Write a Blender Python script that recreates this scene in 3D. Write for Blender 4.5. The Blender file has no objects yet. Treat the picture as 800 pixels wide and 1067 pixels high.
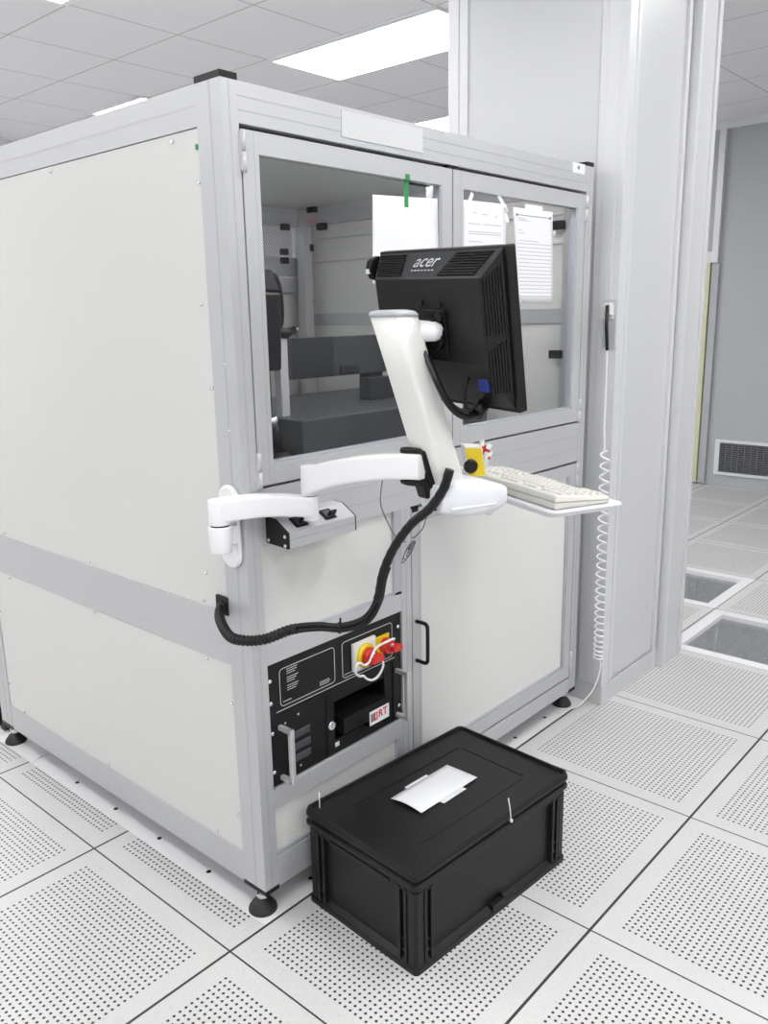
import bpy, bmesh, math, random
from mathutils import Vector, Matrix
random.seed(7)
PI = math.pi
SC = bpy.context.scene
COL = SC.collection

# ------------------------------------------------------------------ materials
def mat(name, col, rough=0.5, metal=0.0, spec=0.5, coat=0.0, bump=0.0, bscale=400, vary=0.0, vscale=6):
    m = bpy.data.materials.new(name); m.use_nodes = True
    nt = m.node_tree; b = nt.nodes['Principled BSDF']
    b.inputs['Base Color'].default_value = (*col, 1)
    b.inputs['Roughness'].default_value = rough
    b.inputs['Metallic'].default_value = metal
    b.inputs['Specular IOR Level'].default_value = spec
    b.inputs['Coat Weight'].default_value = coat
    tc = nt.nodes.new('ShaderNodeTexCoord')
    if bump:
        n = nt.nodes.new('ShaderNodeTexNoise'); n.inputs['Scale'].default_value = bscale; n.inputs['Detail'].default_value = 3
        nt.links.new(tc.outputs['Object'], n.inputs['Vector'])
        bp = nt.nodes.new('ShaderNodeBump'); bp.inputs['Strength'].default_value = bump; bp.inputs['Distance'].default_value = 0.002
        nt.links.new(n.outputs['Fac'], bp.inputs['Height']); nt.links.new(bp.outputs['Normal'], b.inputs['Normal'])
    if vary:
        n = nt.nodes.new('ShaderNodeTexNoise'); n.inputs['Scale'].default_value = vscale; n.inputs['Detail'].default_value = 4
        nt.links.new(tc.outputs['Object'], n.inputs['Vector'])
        mx = nt.nodes.new('ShaderNodeMix'); mx.data_type = 'RGBA'
        mx.inputs[6].default_value = (*[c * (1 - vary) for c in col], 1)
        mx.inputs[7].default_value = (*[min(1, c * (1 + vary)) for c in col], 1)
        nt.links.new(n.outputs['Fac'], mx.inputs[0]); nt.links.new(mx.outputs[2], b.inputs['Base Color'])
    return m

def emis(name, col, s):
    m = bpy.data.materials.new(name); m.use_nodes = True
    nt = m.node_tree; b = nt.nodes['Principled BSDF']
    b.inputs['Base Color'].default_value = (.9, .9, .9, 1)
    b.inputs['Emission Color'].default_value = (*col, 1)
    b.inputs['Emission Strength'].default_value = s
    return m

def glass(name, tint, rmix=1.0):
    m = bpy.data.materials.new(name); m.use_nodes = True
    nt = m.node_tree; nt.nodes.clear()
    out = nt.nodes.new('ShaderNodeOutputMaterial'); t = nt.nodes.new('ShaderNodeBsdfTransparent')
    g = nt.nodes.new('ShaderNodeBsdfGlossy'); g.inputs['Roughness'].default_value = 0.02
    f = nt.nodes.new('ShaderNodeFresnel'); f.inputs['IOR'].default_value = 1.5
    mx = nt.nodes.new('ShaderNodeMixShader'); t.inputs['Color'].default_value = (*tint, 1)
    ge = nt.nodes.new('ShaderNodeNewGeometry'); iv = nt.nodes.new('ShaderNodeMath'); iv.operation = 'SUBTRACT'; iv.inputs[0].default_value = 1
    nt.links.new(ge.outputs['Backfacing'], iv.inputs[1])
    ml = nt.nodes.new('ShaderNodeMath'); ml.operation = 'MULTIPLY'; nt.links.new(f.outputs[0], ml.inputs[0]); nt.links.new(iv.outputs[0], ml.inputs[1])
    nt.links.new(ml.outputs[0], mx.inputs[0]); nt.links.new(t.outputs[0], mx.inputs[1]); nt.links.new(g.outputs[0], mx.inputs[2])
    nt.links.new(mx.outputs[0], out.inputs['Surface'])
    return m

ALU = mat('anodised_aluminium', (.54, .545, .56), .42, .30, vary=.02, vscale=3)
ALU_D = mat('aluminium_groove', (.42, .42, .44), .45, .5)
PANEL = mat('cream_panel', (.665, .66, .645), .38, vary=.012, vscale=2)
PANEL_W = mat('white_panel', (.73, .73, .715), .34)
EDGE = mat('blue_grey_edge', (.48, .49, .54), .4, .3)
BLACK = mat('black_plastic', (.007, .007, .008), .38, spec=.3)
BLACKM = mat('black_powder_coat', (.008, .008, .009), .45, spec=.3, bump=.15, bscale=900)
MONB = mat('monitor_plastic', (.009, .009, .009), .4, spec=.3, bump=.12, bscale=1500)
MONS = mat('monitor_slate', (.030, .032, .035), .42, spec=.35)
CRATE = mat('crate_plastic', (.0085, .0085, .009), .42, spec=.32, bump=.2, bscale=260, vary=.2, vscale=12)
RUB = mat('rubber', (.015, .015, .015), .55)
ARM = mat('arm_white', (.86, .86, .88), .32)
HINGE = mat('hinge_pale', (.60, .60, .615), .4, .2)
STRIPL = mat('label_strip_pale', (.61, .615, .625), .5)
COLM = mat('column_white', (.82, .82, .79), .34)
CAPG = mat('cap_grey', (.50, .52, .55), .4)
TRAYM = mat('tray_pale', (.78, .79, .83), .3)
KEYB = mat('keyboard_ivory', (.66, .65, .60), .45)
KEYC = mat('key_ivory', (.69, .68, .635), .45)
WHITE = mat('white_paper', (.78, .785, .81), .6)
INK = mat('grey_ink', (.50, .50, .55), .7)
INKD = mat('dark_ink', (.2, .2, .2), .7)
TAPE = mat('clear_tape', (.86, .87, .90), .3)
GREEN = mat('green_tape', (.02, .28, .08), .45)
YEL = mat('yellow_plastic', (.75, .55, .01), .4)
RED = mat('red_plastic', (.62, .03, .02), .35)
REDT = mat('red_print', (.6, .02, .03), .5)
BLUE = mat('blue_plug', (.015, .03, .22), .4)
STEEL = mat('steel', (.75, .76, .78), .25, .9)
LGREY = mat('light_grey_print', (.55, .57, .55), .5)
VENTG = mat('vent_grey', (.06, .062, .068), .5)
HANDLE = mat('silver_handle', (.62, .62, .62), .38, .5)
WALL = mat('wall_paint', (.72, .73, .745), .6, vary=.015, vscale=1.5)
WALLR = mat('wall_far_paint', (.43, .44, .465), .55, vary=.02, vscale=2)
PILL = mat('pillar_panel', (.61, .615, .63), .36, .05, vary=.01, vscale=2)
PROF = mat('pillar_profile', (.68, .685, .71), .4, .15)
SHEET = mat('cover_sheet', (.82, .81, .83), .3, vary=.03, vscale=5)
YSTRIP = mat('yellow_edge', (.62, .62, .40), .5)

DARKG = mat('dark_grey_metal', (.075, .08, .088), .4, .1)
DARKG2 = mat('charcoal_metal', (.035, .037, .042), .4, .1)
MESHM = mat('mesh_wire', (.16, .165, .18), .4, .5)
WIREG = mat('grey_wire', (.16, .16, .165), .5)
CORDM = mat('white_cord', (.85, .85, .86), .4)
PLEN = mat('plenum_dark', (.55, .57, .60), .7, vary=.25, vscale=14)
PINK = mat('pink_label', (.60, .36, .36), .5)
GLASS = glass('door_glass', (.97, .972, .975))
FGLASS = glass('floor_glass', (.88, .90, .91))
def lighten_pane(m, k):  # mixes mottled grey diffuse into the pane, standing in for underfloor light
    nt = m.node_tree; out = [n for n in nt.nodes if n.type == 'OUTPUT_MATERIAL'][0]; src = out.inputs[0].links[0].from_socket
    d = nt.nodes.new('ShaderNodeBsdfDiffuse'); d.inputs[0].default_value = (.5, .52, .54, 1); mx = nt.nodes.new('ShaderNodeMixShader')
    n = nt.nodes.new('ShaderNodeTexNoise'); n.inputs['Scale'].default_value = 18; n.inputs['Detail'].default_value = 5
    ml = nt.nodes.new('ShaderNodeMath'); ml.operation = 'MULTIPLY'; ml.inputs[1].default_value = k
    nt.links.new(n.outputs['Fac'], ml.inputs[0]); nt.links.new(ml.outputs[0], mx.inputs[0])
    nt.links.new(src, mx.inputs[1]); nt.links.new(d.outputs[0], mx.inputs[2]); nt.links.new(mx.outputs[0], out.inputs[0])
lighten_pane(FGLASS, .55)
LIGHTM = emis('lamp_diffuser', (1, 1, .99), 9.5)
FILLI = emis('interior_fill_glow', (1, 1, 1), 30)  # glow of the added fill strip inside the enclosure

def floor_mat():
    m = bpy.data.materials.new('perforated_tiles'); m.use_nodes = True
    nt = m.node_tree; b = nt.nodes['Principled BSDF']; L = nt.links
    tc = nt.nodes.new('ShaderNodeTexCoord'); sp = nt.nodes.new('ShaderNodeSeparateXYZ')
    L.new(tc.outputs['Object'], sp.inputs[0])
    def M(op, a, b_=None, c=None):
        n = nt.nodes.new('ShaderNodeMath'); n.operation = op
        for i, v in enumerate((a, b_, c)):
            if v is None: continue
            if isinstance(v, (int, float)): n.inputs[i].default_value = v
            else: L.new(v, n.inputs[i])
        return n.outputs[0]
    tx = M('MULTIPLY', M('FRACT', M('DIVIDE', sp.outputs[0], .6)), .6)      # 0..0.6 in the tile
    ty = M('MULTIPLY', M('FRACT', M('DIVIDE', sp.outputs[1], .6)), .6)
    p = .01513
    def hole(t):
        q = M('SUBTRACT', t, .058 - p / 2)
        w = M('MULTIPLY', M('SUBTRACT', M('FRACT', M('DIVIDE', q, p)), .5), p)
        inside = M('MULTIPLY', M('GREATER_THAN', t, .058 - p / 2), M('LESS_THAN', t, .5425 + p / 2))
        return w, inside
    wx, ix = hole(tx); wy, iy = hole(ty)
    r = M('SQRT', M('ADD', M('MULTIPLY', wx, wx), M('MULTIPLY', wy, wy)))
    hm = M('MULTIPLY', M('LESS_THAN', r, .0034), M('MULTIPLY', ix, iy))
    def seam(t, w=.0024): return M('GREATER_THAN', M('ABSOLUTE', M('SUBTRACT', t, .3)), .3 - w)
    sm = M('MAXIMUM', seam(tx, .0022), seam(ty, .0034))
    n = nt.nodes.new('ShaderNodeTexNoise'); n.inputs['Scale'].default_value = 110; n.inputs['Detail'].default_value = 6; n.inputs['Roughness'].default_value = .7
    L.new(tc.outputs['Object'], n.inputs['Vector'])
    cr = nt.nodes.new('ShaderNodeValToRGB'); L.new(n.outputs['Fac'], cr.inputs[0])
    cr.color_ramp.elements[0].position = .24; cr.color_ramp.elements[0].color = (.47, .465, .46, 1)
    cr.color_ramp.elements[1].position = .44; cr.color_ramp.elements[1].color = (.66, .655, .65, 1)
    n2 = nt.nodes.new('ShaderNodeTexNoise'); n2.inputs['Scale'].default_value = 5; L.new(tc.outputs['Object'], n2.inputs['Vector'])
    mm = nt.nodes.new('ShaderNodeMix'); mm.data_type = 'RGBA'; mm.blend_type = 'MULTIPLY'
    c2 = nt.nodes.new('ShaderNodeValToRGB'); L.new(n2.outputs['Fac'], c2.inputs[0])
    c2.color_ramp.elements[0].color = (.93, .93, .93, 1); c2.color_ramp.elements[1].color = (1, 1, 1, 1)
    mm.inputs[0].default_value = 1; L.new(cr.outputs[0], mm.inputs[6]); L.new(c2.outputs[0], mm.inputs[7])
    a = nt.nodes.new('ShaderNodeMix'); a.data_type = 'RGBA'; L.new(hm, a.inputs[0]); L.new(mm.outputs[2], a.inputs[6]); a.inputs[7].default_value = (.035, .018, .022, 1)
    c = nt.nodes.new('ShaderNodeMix'); c.data_type = 'RGBA'; L.new(sm, c.inputs[0]); L.new(a.outputs[2], c.inputs[6]); c.inputs[7].default_value = (.03, .026, .028, 1)
    L.new(c.outputs[2], b.inputs['Base Color']); b.inputs['Roughness'].default_value = .38
    return m

def ceil_mat():
    m = bpy.data.materials.new('ceiling_tiles'); m.use_nodes = True
    nt = m.node_tree; b = nt.nodes['Principled BSDF']; L = nt.links
    tc = nt.nodes.new('ShaderNodeTexCoord'); sp = nt.nodes.new('ShaderNodeSeparateXYZ'); L.new(tc.outputs['Object'], sp.inputs[0])
    def M(op, a, b_):
        n = nt.nodes.new('ShaderNodeMath'); n.operation = op
        for i, v in enumerate((a, b_)):
            if isinstance(v, (int, float)): n.inputs[i].default_value = v
            else: L.new(v, n.inputs[i])
        return n.outputs[0]
    def line(o, off, w):
        f = M('FRACT', M('DIVIDE', M('SUBTRACT', o, off), .6), 0)
        return M('GREATER_THAN', M('ABSOLUTE', M('SUBTRACT', f, .5), 0), .5 - w)
    lx = line(sp.outputs[0], 1.27, .007); ly = line(sp.outputs[1], 1.32, .007)
    s = M('MAXIMUM', lx, ly)
    c = nt.nodes.new('ShaderNodeMix'); c.data_type = 'RGBA'; L.new(s, c.inputs[0])
    c.inputs[6].default_value = (.84, .84, .86, 1); c.inputs[7].default_value = (.50, .49, .49, 1)
    L.new(c.outputs[2], b.inputs['Base Color']); b.inputs['Roughness'].default_value = .8
    return m

# ------------------------------------------------------------------ mesh builder
class MB:
    def __init__(s, *mats): s.bm = bmesh.new(); s.mats = list(mats); s.M = Matrix.Identity(4)
    def _v(s, p): return s.bm.verts.new(s.M @ Vector(p))
    def _f(s, vs, m, smooth=False):
        try: f = s.bm.faces.new(vs); f.material_index = m; f.smooth = smooth
        except ValueError: pass
    def box(s, a, b, m=0):
        x0, x1 = sorted((a[0], b[0])); y0, y1 = sorted((a[1], b[1])); z0, z1 = sorted((a[2], b[2]))
        v = [s._v(p) for p in ((x0,y0,z0),(x1,y0,z0),(x1,y1,z0),(x0,y1,z0),(x0,y0,z1),(x1,y0,z1),(x1,y1,z1),(x0,y1,z1))]
        for q in ((0,3,2,1),(4,5,6,7),(0,1,5,4),(1,2,6,5),(2,3,7,6),(3,0,4,7)): s._f([v[i] for i in q], m)
        return s
    def hexa(s, bot, top, m=0):
        n = len(bot); b = [s._v(p) for p in bot]; t = [s._v(p) for p in top]
        s._f(b[::-1], m); s._f(t, m)
        for i in range(n): s._f([b[i], b[(i+1)%n], t[(i+1)%n], t[i]], m)
        return s
    def prism(s, poly, axis, a, b, m=0):
        """poly 2D extruded along axis (0,1,2) from a to b; poly coords are the two other axes in order"""
        def P(p, h):
            q = list(p); q.insert(axis, h); return q
        return s.hexa([P(p, a) for p in poly], [P(p, b) for p in poly], m)
    def quad(s, pts, m=0): s._f([s._v(p) for p in pts], m); return s
    def cyl(s, p0, p1, r, r2=None, n=20, m=0, caps=True, smooth=True):
        p0 = Vector(p0); p1 = Vector(p1); r2 = r if r2 is None else r2
        d = (p1 - p0).normalized(); up = Vector((0,0,1)) if abs(d.z) < .9 else Vector((1,0,0))
        u = d.cross(up).normalized(); w = d.cross(u)
        A = [s._v(p0 + (u*math.cos(2*PI*i/n) + w*math.sin(2*PI*i/n))*r) for i in range(n)]
        B = [s._v(p1 + (u*math.cos(2*PI*i/n) + w*math.sin(2*PI*i/n))*r2) for i in range(n)]
        for i in range(n): s._f([A[i], A[(i+1)%n], B[(i+1)%n], B[i]], m, smooth)
        if caps: s._f(A[::-1], m); s._f(B, m)
        return s
    def lathe(s, c, prof, n=28, m=0, ax=2):
        """profile [(r,h)] about axis through c"""
        rings = []
        for r, h in prof:
            ring = []
            for i in range(n):
                a = 2*PI*i/n; p = [r*math.cos(a), r*math.sin(a)]; p.insert(ax, h)
                ring.append(s._v((c[0]+p[0], c[1]+p[1], c[2]+p[2])))
            rings.append(ring)
        for A, B in zip(rings, rings[1:]):
            for i in range(n): s._f([A[i], A[(i+1)%n], B[(i+1)%n], B[i]], m, True)
        s._f(rings[0][::-1], m); s._f(rings[-1], m)
        return s
    def tube(s, pts, r, n=10, m=0):
        pts = [Vector(p) for p in pts]; rr = r if isinstance(r, list) else [r]*len(pts)
        rings = []; prev = None
        for i, p in enumerate(pts):
            d = (pts[min(i+1, len(pts)-1)] - pts[max(i-1, 0)]).normalized()
            if prev is None:
                up = Vector((0,0,1)) if abs(d.z) < .9 else Vector((1,0,0)); u = d.cross(up).normalized()
            else: u = (prev - d*prev.dot(d)).normalized()
            prev = u; w = d.cross(u)
            rings.append([s._v(p + (u*math.cos(2*PI*k/n) + w*math.sin(2*PI*k/n))*rr[i]) for k in range(n)])
        for A, B in zip(rings, rings[1:]):
            for k in range(n): s._f([A[k], A[(k+1)%n], B[(k+1)%n], B[k]], m, True)
        s._f(rings[0][::-1], m); s._f(rings[-1], m)
        return s
    def grid(s, rows, m=0, smooth=True):
        R = [[s._v(p) for p in row] for row in rows]
        for a, b in zip(R, R[1:]):
            for i in range(len(a)-1): s._f([a[i], a[i+1], b[i+1], b[i]], m, smooth)
        return s
    def build(s, name, parent=None, bevel=0, seg=2, solid=0):
        bmesh.ops.recalc_face_normals(s.bm, faces=s.bm.faces)
        me = bpy.data.meshes.new(name); s.bm.to_mesh(me); s.bm.free()
        for x in s.mats: me.materials.append(x)
        o = bpy.data.objects.new(name, me); COL.objects.link(o)
        if parent: o.parent = parent
        if solid:
            q = o.modifiers.new('s', 'SOLIDIFY'); q.thickness = solid
        if bevel:
            q = o.modifiers.new('b', 'BEVEL'); q.width = bevel; q.segments = seg; q.limit_method = 'ANGLE'; q.angle_limit = math.radians(40)
            q.harden_normals = False
        return o

def frame(o, ex, ey, ez):
    M = Matrix.Identity(4)
    for i, e in enumerate((ex, ey, ez)):
        for k in range(3): M[k][i] = e[k]
    for k in range(3): M[k][3] = o[k]
    return M
def thing(name, label, cat, loc=(0,0,0), group=None):
    o = bpy.data.objects.new(name, None); COL.objects.link(o); o.location = loc; o.empty_display_size = .05
    o['label'] = label; o['category'] = cat
    if group: o['group'] = group
    bpy.context.view_layer.update()
    return o
def tag(o, label, cat, group=None):
    o['label'] = label; o['category'] = cat
    if group: o['group'] = group
    return o
def struct(o): o['kind'] = 'structure'; return o
def smooth_path(pts, n=8):
    P = [Vector(p) for p in pts]; P = [P[0]*2 - P[1]] + P + [P[-1]*2 - P[-2]]; out = []
    for i in range(1, len(P)-2):
        a, b, c, d = P[i-1:i+3]
        for k in range(n):
            t = k/n
            out.append(.5*((2*b) + (c-a)*t + (2*a-5*b+4*c-d)*t*t + (3*b-a-3*c+d)*t**3))
    out.append(P[-2]); return out
def text(body, size, M, m, name, parent, ext=.0003, shear=0, bold=0, sx=1.0):
    c = bpy.data.curves.new(name, 'FONT'); c.body = body; c.size = size; c.extrude = ext; c.shear = shear; c.offset = bold
    c.align_x = 'CENTER'; c.align_y = 'CENTER'
    t = bpy.data.objects.new(name, c); COL.objects.link(t)
    dg = bpy.context.evaluated_depsgraph_get(); me = bpy.data.meshes.new_from_object(t.evaluated_get(dg))
    bpy.data.objects.remove(t)
    me.transform(M @ Matrix.Scale(sx, 4, (1,0,0))); me.materials.clear(); me.materials.append(m)
    o = bpy.data.objects.new(name, me); COL.objects.link(o)
    if parent: o.parent = parent
    return o
def plate(name, outline, holes, z0, z1, m, parent=None):
    """flat plate in XY with round holes"""
    c = bpy.data.curves.new(name, 'CURVE'); c.dimensions = '2D'; c.fill_mode = 'BOTH'; c.extrude = (z1-z0)/2
    def loop(pts):
        s = c.splines.new('POLY'); s.points.add(len(pts)-1); s.use_cyclic_u = True
        for i, p in enumerate(pts): s.points[i].co = (p[0], p[1], 0, 1)
    loop(outline)
    for (x, y, r) in holes: loop([(x + r*math.cos(2*PI*i/16), y + r*math.sin(2*PI*i/16)) for i in range(16)])
    t = bpy.data.objects.new(name, c); COL.objects.link(t)
    dg = bpy.context.evaluated_depsgraph_get(); me = bpy.data.meshes.new_from_object(t.evaluated_get(dg)); bpy.data.objects.remove(t)
    me.transform(Matrix.Translation((0, 0, (z0+z1)/2))); me.materials.clear(); me.materials.append(m)
    o = bpy.data.objects.new(name, me); COL.objects.link(o)
    if parent: o.parent = parent
    return o
def copy_tree(o, parent=None):
    c = o.copy(); COL.objects.link(c); c.parent = parent
    for ch in list(o.children): copy_tree(ch, c)
    return c

# ------------------------------------------------------------------ room
H = 2.85
RX0, RX1, RY0, RY1 = -4.2, 6.0, -4.8, 5.6
fl = MB(floor_mat())
cells_open = {(4, -1), (5, 0)}
xs = [RX0] + [i*.6 for i in range(-6, 10)] + [RX1]
ys = [RY0] + [i*.6 for i in range(-7, 10)] + [RY1]
for i in range(len(xs)-1):
    for j in range(len(ys)-1):
        k = (round(xs[i]/.6), round(ys[j]/.6))
        if k in cells_open and i > 0 and j > 0: continue
        fl.quad([(xs[i],ys[j],0),(xs[i+1],ys[j],0),(xs[i+1],ys[j+1],0),(xs[i],ys[j+1],0)])
bmesh.ops.remove_doubles(fl.bm, verts=fl.bm.verts, dist=1e-4)
struct(fl.build('floor'))
c = MB(ceil_mat()); c.quad([(RX0,RY0,H),(RX0,RY1,H),(RX1,RY1,H),(RX1,RY0,H)]); struct(c.build('ceiling'))
w = MB(WALL); w.box((RX0,RY1,-.5),(RX1,RY1+.1,H)); struct(w.build('wall_back'))
w = MB(WALL); w.box((RX0,RY0-.1,-.5),(RX1,RY0,H)); struct(w.build('wall_front'))
w = MB(WALL); w.box((RX0-.1,RY0,-.5),(RX0,RY1,H)); struct(w.build('wall_left'))
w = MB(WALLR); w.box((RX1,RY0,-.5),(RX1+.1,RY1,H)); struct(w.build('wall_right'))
s = MB(PLEN); s.box((RX0,RY0,-.5),(RX1,RY1,-.46)); struct(s.build('floor_plenum'))
# far wall trims (wall_right): ceiling rail, glazed strip with white post, yellow edged panel joint
t = MB(WALL); t.box((5.96,-3,2.79),(6.0,5.6,2.85)); struct(t.build('trim_1'))
t = MB(PROF); t.box((5.955,1.215,1.80),(6.0,1.262,2.79)); t.box((5.955,1.262,1.80),(6.0,2.3,1.885)); struct(t.build('trim_2'))
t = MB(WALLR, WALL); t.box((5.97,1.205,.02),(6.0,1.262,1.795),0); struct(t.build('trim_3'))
t = MB(YSTRIP); t.box((5.955,1.27,.02),(6.0,1.315,1.80)); struct(t.build('trim_4'))
t = MB(DARKG); t.box((5.97,1.315,.02),(6.0,1.40,1.80)); struct(t.build('trim_5'))
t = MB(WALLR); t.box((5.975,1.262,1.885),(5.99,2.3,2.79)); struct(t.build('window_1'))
# grille on the far wall
g = thing('wall_vent', 'grey slatted vent grille low in the far grey wall right of the pillar', 'vent', (5.98,.72,.12))
inv = g.matrix_world.inverted()
f = MB(WALL); f.M = inv
for a, b in (((.30,.097),(1.14,.122)),((.30,.365),(1.14,.39)),((.30,.122),(.325,.365)),((1.10,.122),(1.14,.365))): f.box((5.985,a[0],a[1]),(6.0,b[0],b[1]))
f.build('vent_frame', g, .002)
f = MB(DARKG2); f.M = inv; f.box((5.997,.325,.122),(6.0,1.10,.365)); f.build('backing', g)
f = MB(VENTG, MESHM); f.M = inv
for i in range(14): 
    z = .13 + i*.0172
    f.hexa([(5.984,.325,z),(5.996,.325,z+.008),(5.996,1.10,z+.008),(5.984,1.10,z)],[(5.985,.325,z+.004),(5.997,.325,z+.012),(5.997,1.10,z+.012),(5.985,1.10,z+.004)],1)
for i in range(16): f.box((5.983,.345+i*.05,.122),(5.985,.35+i*.05,.365),1)
f.build('slats', g)

# glass floor tiles
def floor_window(i, j, label):
    x, y = i*.6, j*.6
    t = thing('glass_floor_tile', label, 'floor tile', (x+.3,y+.3,0), 'glazed floor tiles beyond the pillar')
    f = MB(SHEET); f.M = t.matrix_world.inverted()
    e = .058; g0 = .0015
    for a, b in (((g0,g0),(.6-g0,e)),((g0,.6-e),(.6-g0,.6-g0)),((g0,e),(e,.6-e)),((.6-e,e),(.6-g0,.6-e))):
        f.box((x+a[0],y+a[1],-.035),(x+b[0],y+b[1],0))
    f.build('tile_frame', t, .002)
    p = MB(FGLASS); p.M = t.matrix_world.inverted(); p.box((x+e,y+e,-.026),(x+.6-e,y+.6-e,-.022)); p.build('glass_pane', t)
    s = MB(STEEL, DARKG); s.M = t.matrix_world.inverted()
    for (a, b) in ((.02,.02),(.58,.02),(.02,.58),(.58,.58)): s.cyl((x+a,y+b,-.46),(x+a,y+b,-.035),.014,n=10)
    s.build('pedestals', t)
    return t
floor_window(4, -1, 'nearer glazed floor tile right of the pillar showing the dark underfloor')
floor_window(5, 0, 'farther glazed floor tile beside the pillar, partly hidden by its edge')
# under-floor pipes seen through the glass
for (x, y, L_) in ((2.55,-.35,'nearer'),(3.15,.25,'farther')):
    p = MB(STEEL); p.cyl((x-.1,y-.14,-.40),(x+.42,y+.2,-.40),.055,n=14)
    tag(p.build('duct'), 'round metal duct below the %s glazed floor tile' % L_, 'duct', 'underfloor ducts')

# pillar (structure): clad box with aluminium corner profiles
px0, px1, py0, py1 = 1.69, 2.395, -.062, .649
p = MB(PILL, PROF, ALU_D)
p.box((px0+.006,py0+.006,0),(px1-.006,py1-.006,H),0)
p.box((px0,py0,0),(px0+.075,.035,H),1)             # front corner profile
p.box((px0,.562,0),(px0+.08,py1,H),1)              # rear corner profile
p.box((px0+.052,py0-.003,.076),(px0+.075,py0,H),1)
for yy in (-.035,): p.box((px0-.002,yy,.08),(px0,yy+.045,H),1)
for yy in (.60,): p.box((px0-.003,yy,.08),(px0,yy+.03,H),1)
pl = MB(PILL); pl.hexa([(px0-.006,py0-.005,0),(px1-.217,py0-.005,0),(px1-.217,py0-.0002,0),(px0-.0002,py0-.0002,0),(px0-.0002,py1,0),(px0-.006,py1,0)],[(px0-.006,py0-.005,.075),(px1-.217,py0-.005,.075),(px1-.217,py0-.0002,.075),(px0-.0002,py0-.0002,.075),(px0-.0002,py1,.075),(px0-.006,py1,.075)]); struct(pl.build('baseboard_pillar'))
p.box((2.125,py0-.006,0),(2.15,py0+.01,H),1)
p.box((2.165,py0-.034,0),(2.185,py0,H),1)           # projecting jamb
p.box((2.185,py0-.026,0),(2.32,py0,H),0)
p.box((2.32,py0-.034,0),(2.335,py0,H),1)
p.box((2.335,py0-.016,0),(2.395,py0+.02,H),0)
struct(p.build('wall_pillar', None, .0015))

# ceiling lights
def light(x0, y0, label, ln=1.2):
    t = thing('ceiling_light', label, 'ceiling light', (x0+.3,y0+.6,H), 'ceiling light panels')
    iv = t.matrix_world.inverted()
    f = MB(ARM); f.M = iv; x1, y1 = x0+.6, y0+ln; e = .035
    for a, b in (((x0+e,y0),(x1-e,y0+.015)),((x0+e,y1-.015),(x1-e,y1)),((x0,y0),(x0+e,y1)),((x1-e,y0),(x1,y1))): f.box((a[0],a[1],H-.012),(b[0],b[1],H-.001))
    f.build('lamp_frame', t)
    d = MB(LIGHTM); d.M = iv; d.box((x0+e,y0+.015,H-.012),(x1-e,y1-.015,H-.001)); d.build('diffuser', t)
light(2.46, 1.31, 'large bright ceiling light panel above the enclosure, left of the pillar')
light(4.26, 1.92, 'ceiling light panel just above the enclosure front rail, partly hidden')
light(2.385, 3.68, 'small square ceiling light panel above the enclosure left rail', .64)
light(.66, 1.31, 'ceiling light panel cut off by the top left edge of the view')
for x in (-2.94,-1.14,.66,2.46):
    for y in (-4.0,-1.69): 
        light(x, y, 'ceiling light panel behind the photographer')
for x in (-2.94,-1.14):
    for y in (1.31,3.72): light(x, y, 'ceiling light panel over the left side of the room')
light(.66, 3.72, 'ceiling light panel behind the enclosure on its left')

# ------------------------------------------------------------------ machine enclosure
X0, X1, Y0, Y1, ZB, ZT = .123, 1.623, .011, 1.41, .071, 1.885
E_ = thing('machine_enclosure', 'large cream and aluminium machine enclosure with two glazed upper doors', 'machine', (X0,Y0,0))
EI = E_.matrix_world.inverted()
def part(name, mats, fn, parent=E_, bevel=0, iv=EI, solid=0):
    b = MB(*mats); b.M = iv; fn(b); return b.build(name, parent, bevel, solid=solid)
GR = .0016
def post(x0, x1, y0, y1, faces):
    def fn(b):
        b.box((x0,y0,ZB+.008),(x1,y1,ZT),0)
        if 'x-' in faces:
            for fy in (.42,): b.box((x0-.0006,y0+fy*(y1-y0),ZB+.01),(x0,y0+fy*(y1-y0)+.004,ZT),1)
        if 'y-' in faces:
            b.box((x0+.5*(x1-x0)-.002,y0-.0006,ZB+.01),(x0+.5*(x1-x0)+.002,y0,ZT),1)
    return part('post', (ALU, mat_line), fn, bevel=.0025)
mat_line = mat('aluminium_line', (.49, .495, .51), .45, .30)
posts = [post(X0, X0+.042, Y0, Y0+.08, ('x-','y-')), post(X1-.042, X1, Y0, Y0+.08, ('y-',)),
         post(X0, X0+.042, Y1-.08, Y1, ('x-',)), post(X1-.042, X1, Y1-.08, Y1, ())]
for (x, y) in ((X0,Y0),(X1-.042,Y0),(X0,Y1-.08),(X1-.042,Y1-.08)):
    part('post_cap', (BLACK,), lambda b: b.box((x-.001,y-.001,ZT),(x+.043,y+.081,ZT+.013)), bevel=.001)
    part('end_cap', (BLACK,), lambda b: b.box((x-.001,y-.001,ZB-.004),(x+.043,y+.081,ZB+.008)), bevel=.001)
    def foot(b):
        cx, cy = x+.021, y+.04
        b.lathe((cx,cy,0), [(.033,.0),(.036,.004),(.034,.012),(.022,.028),(.014,.034),(.012,.036)], m=0)
        b.cyl((cx,cy,.034),(cx,cy,ZB), .0085, n=12, m=1); b.cyl((cx,cy,.038),(cx,cy,.048), .014, n=6, m=1, smooth=False)
    part('foot', (RUB, STEEL), foot)
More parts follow.
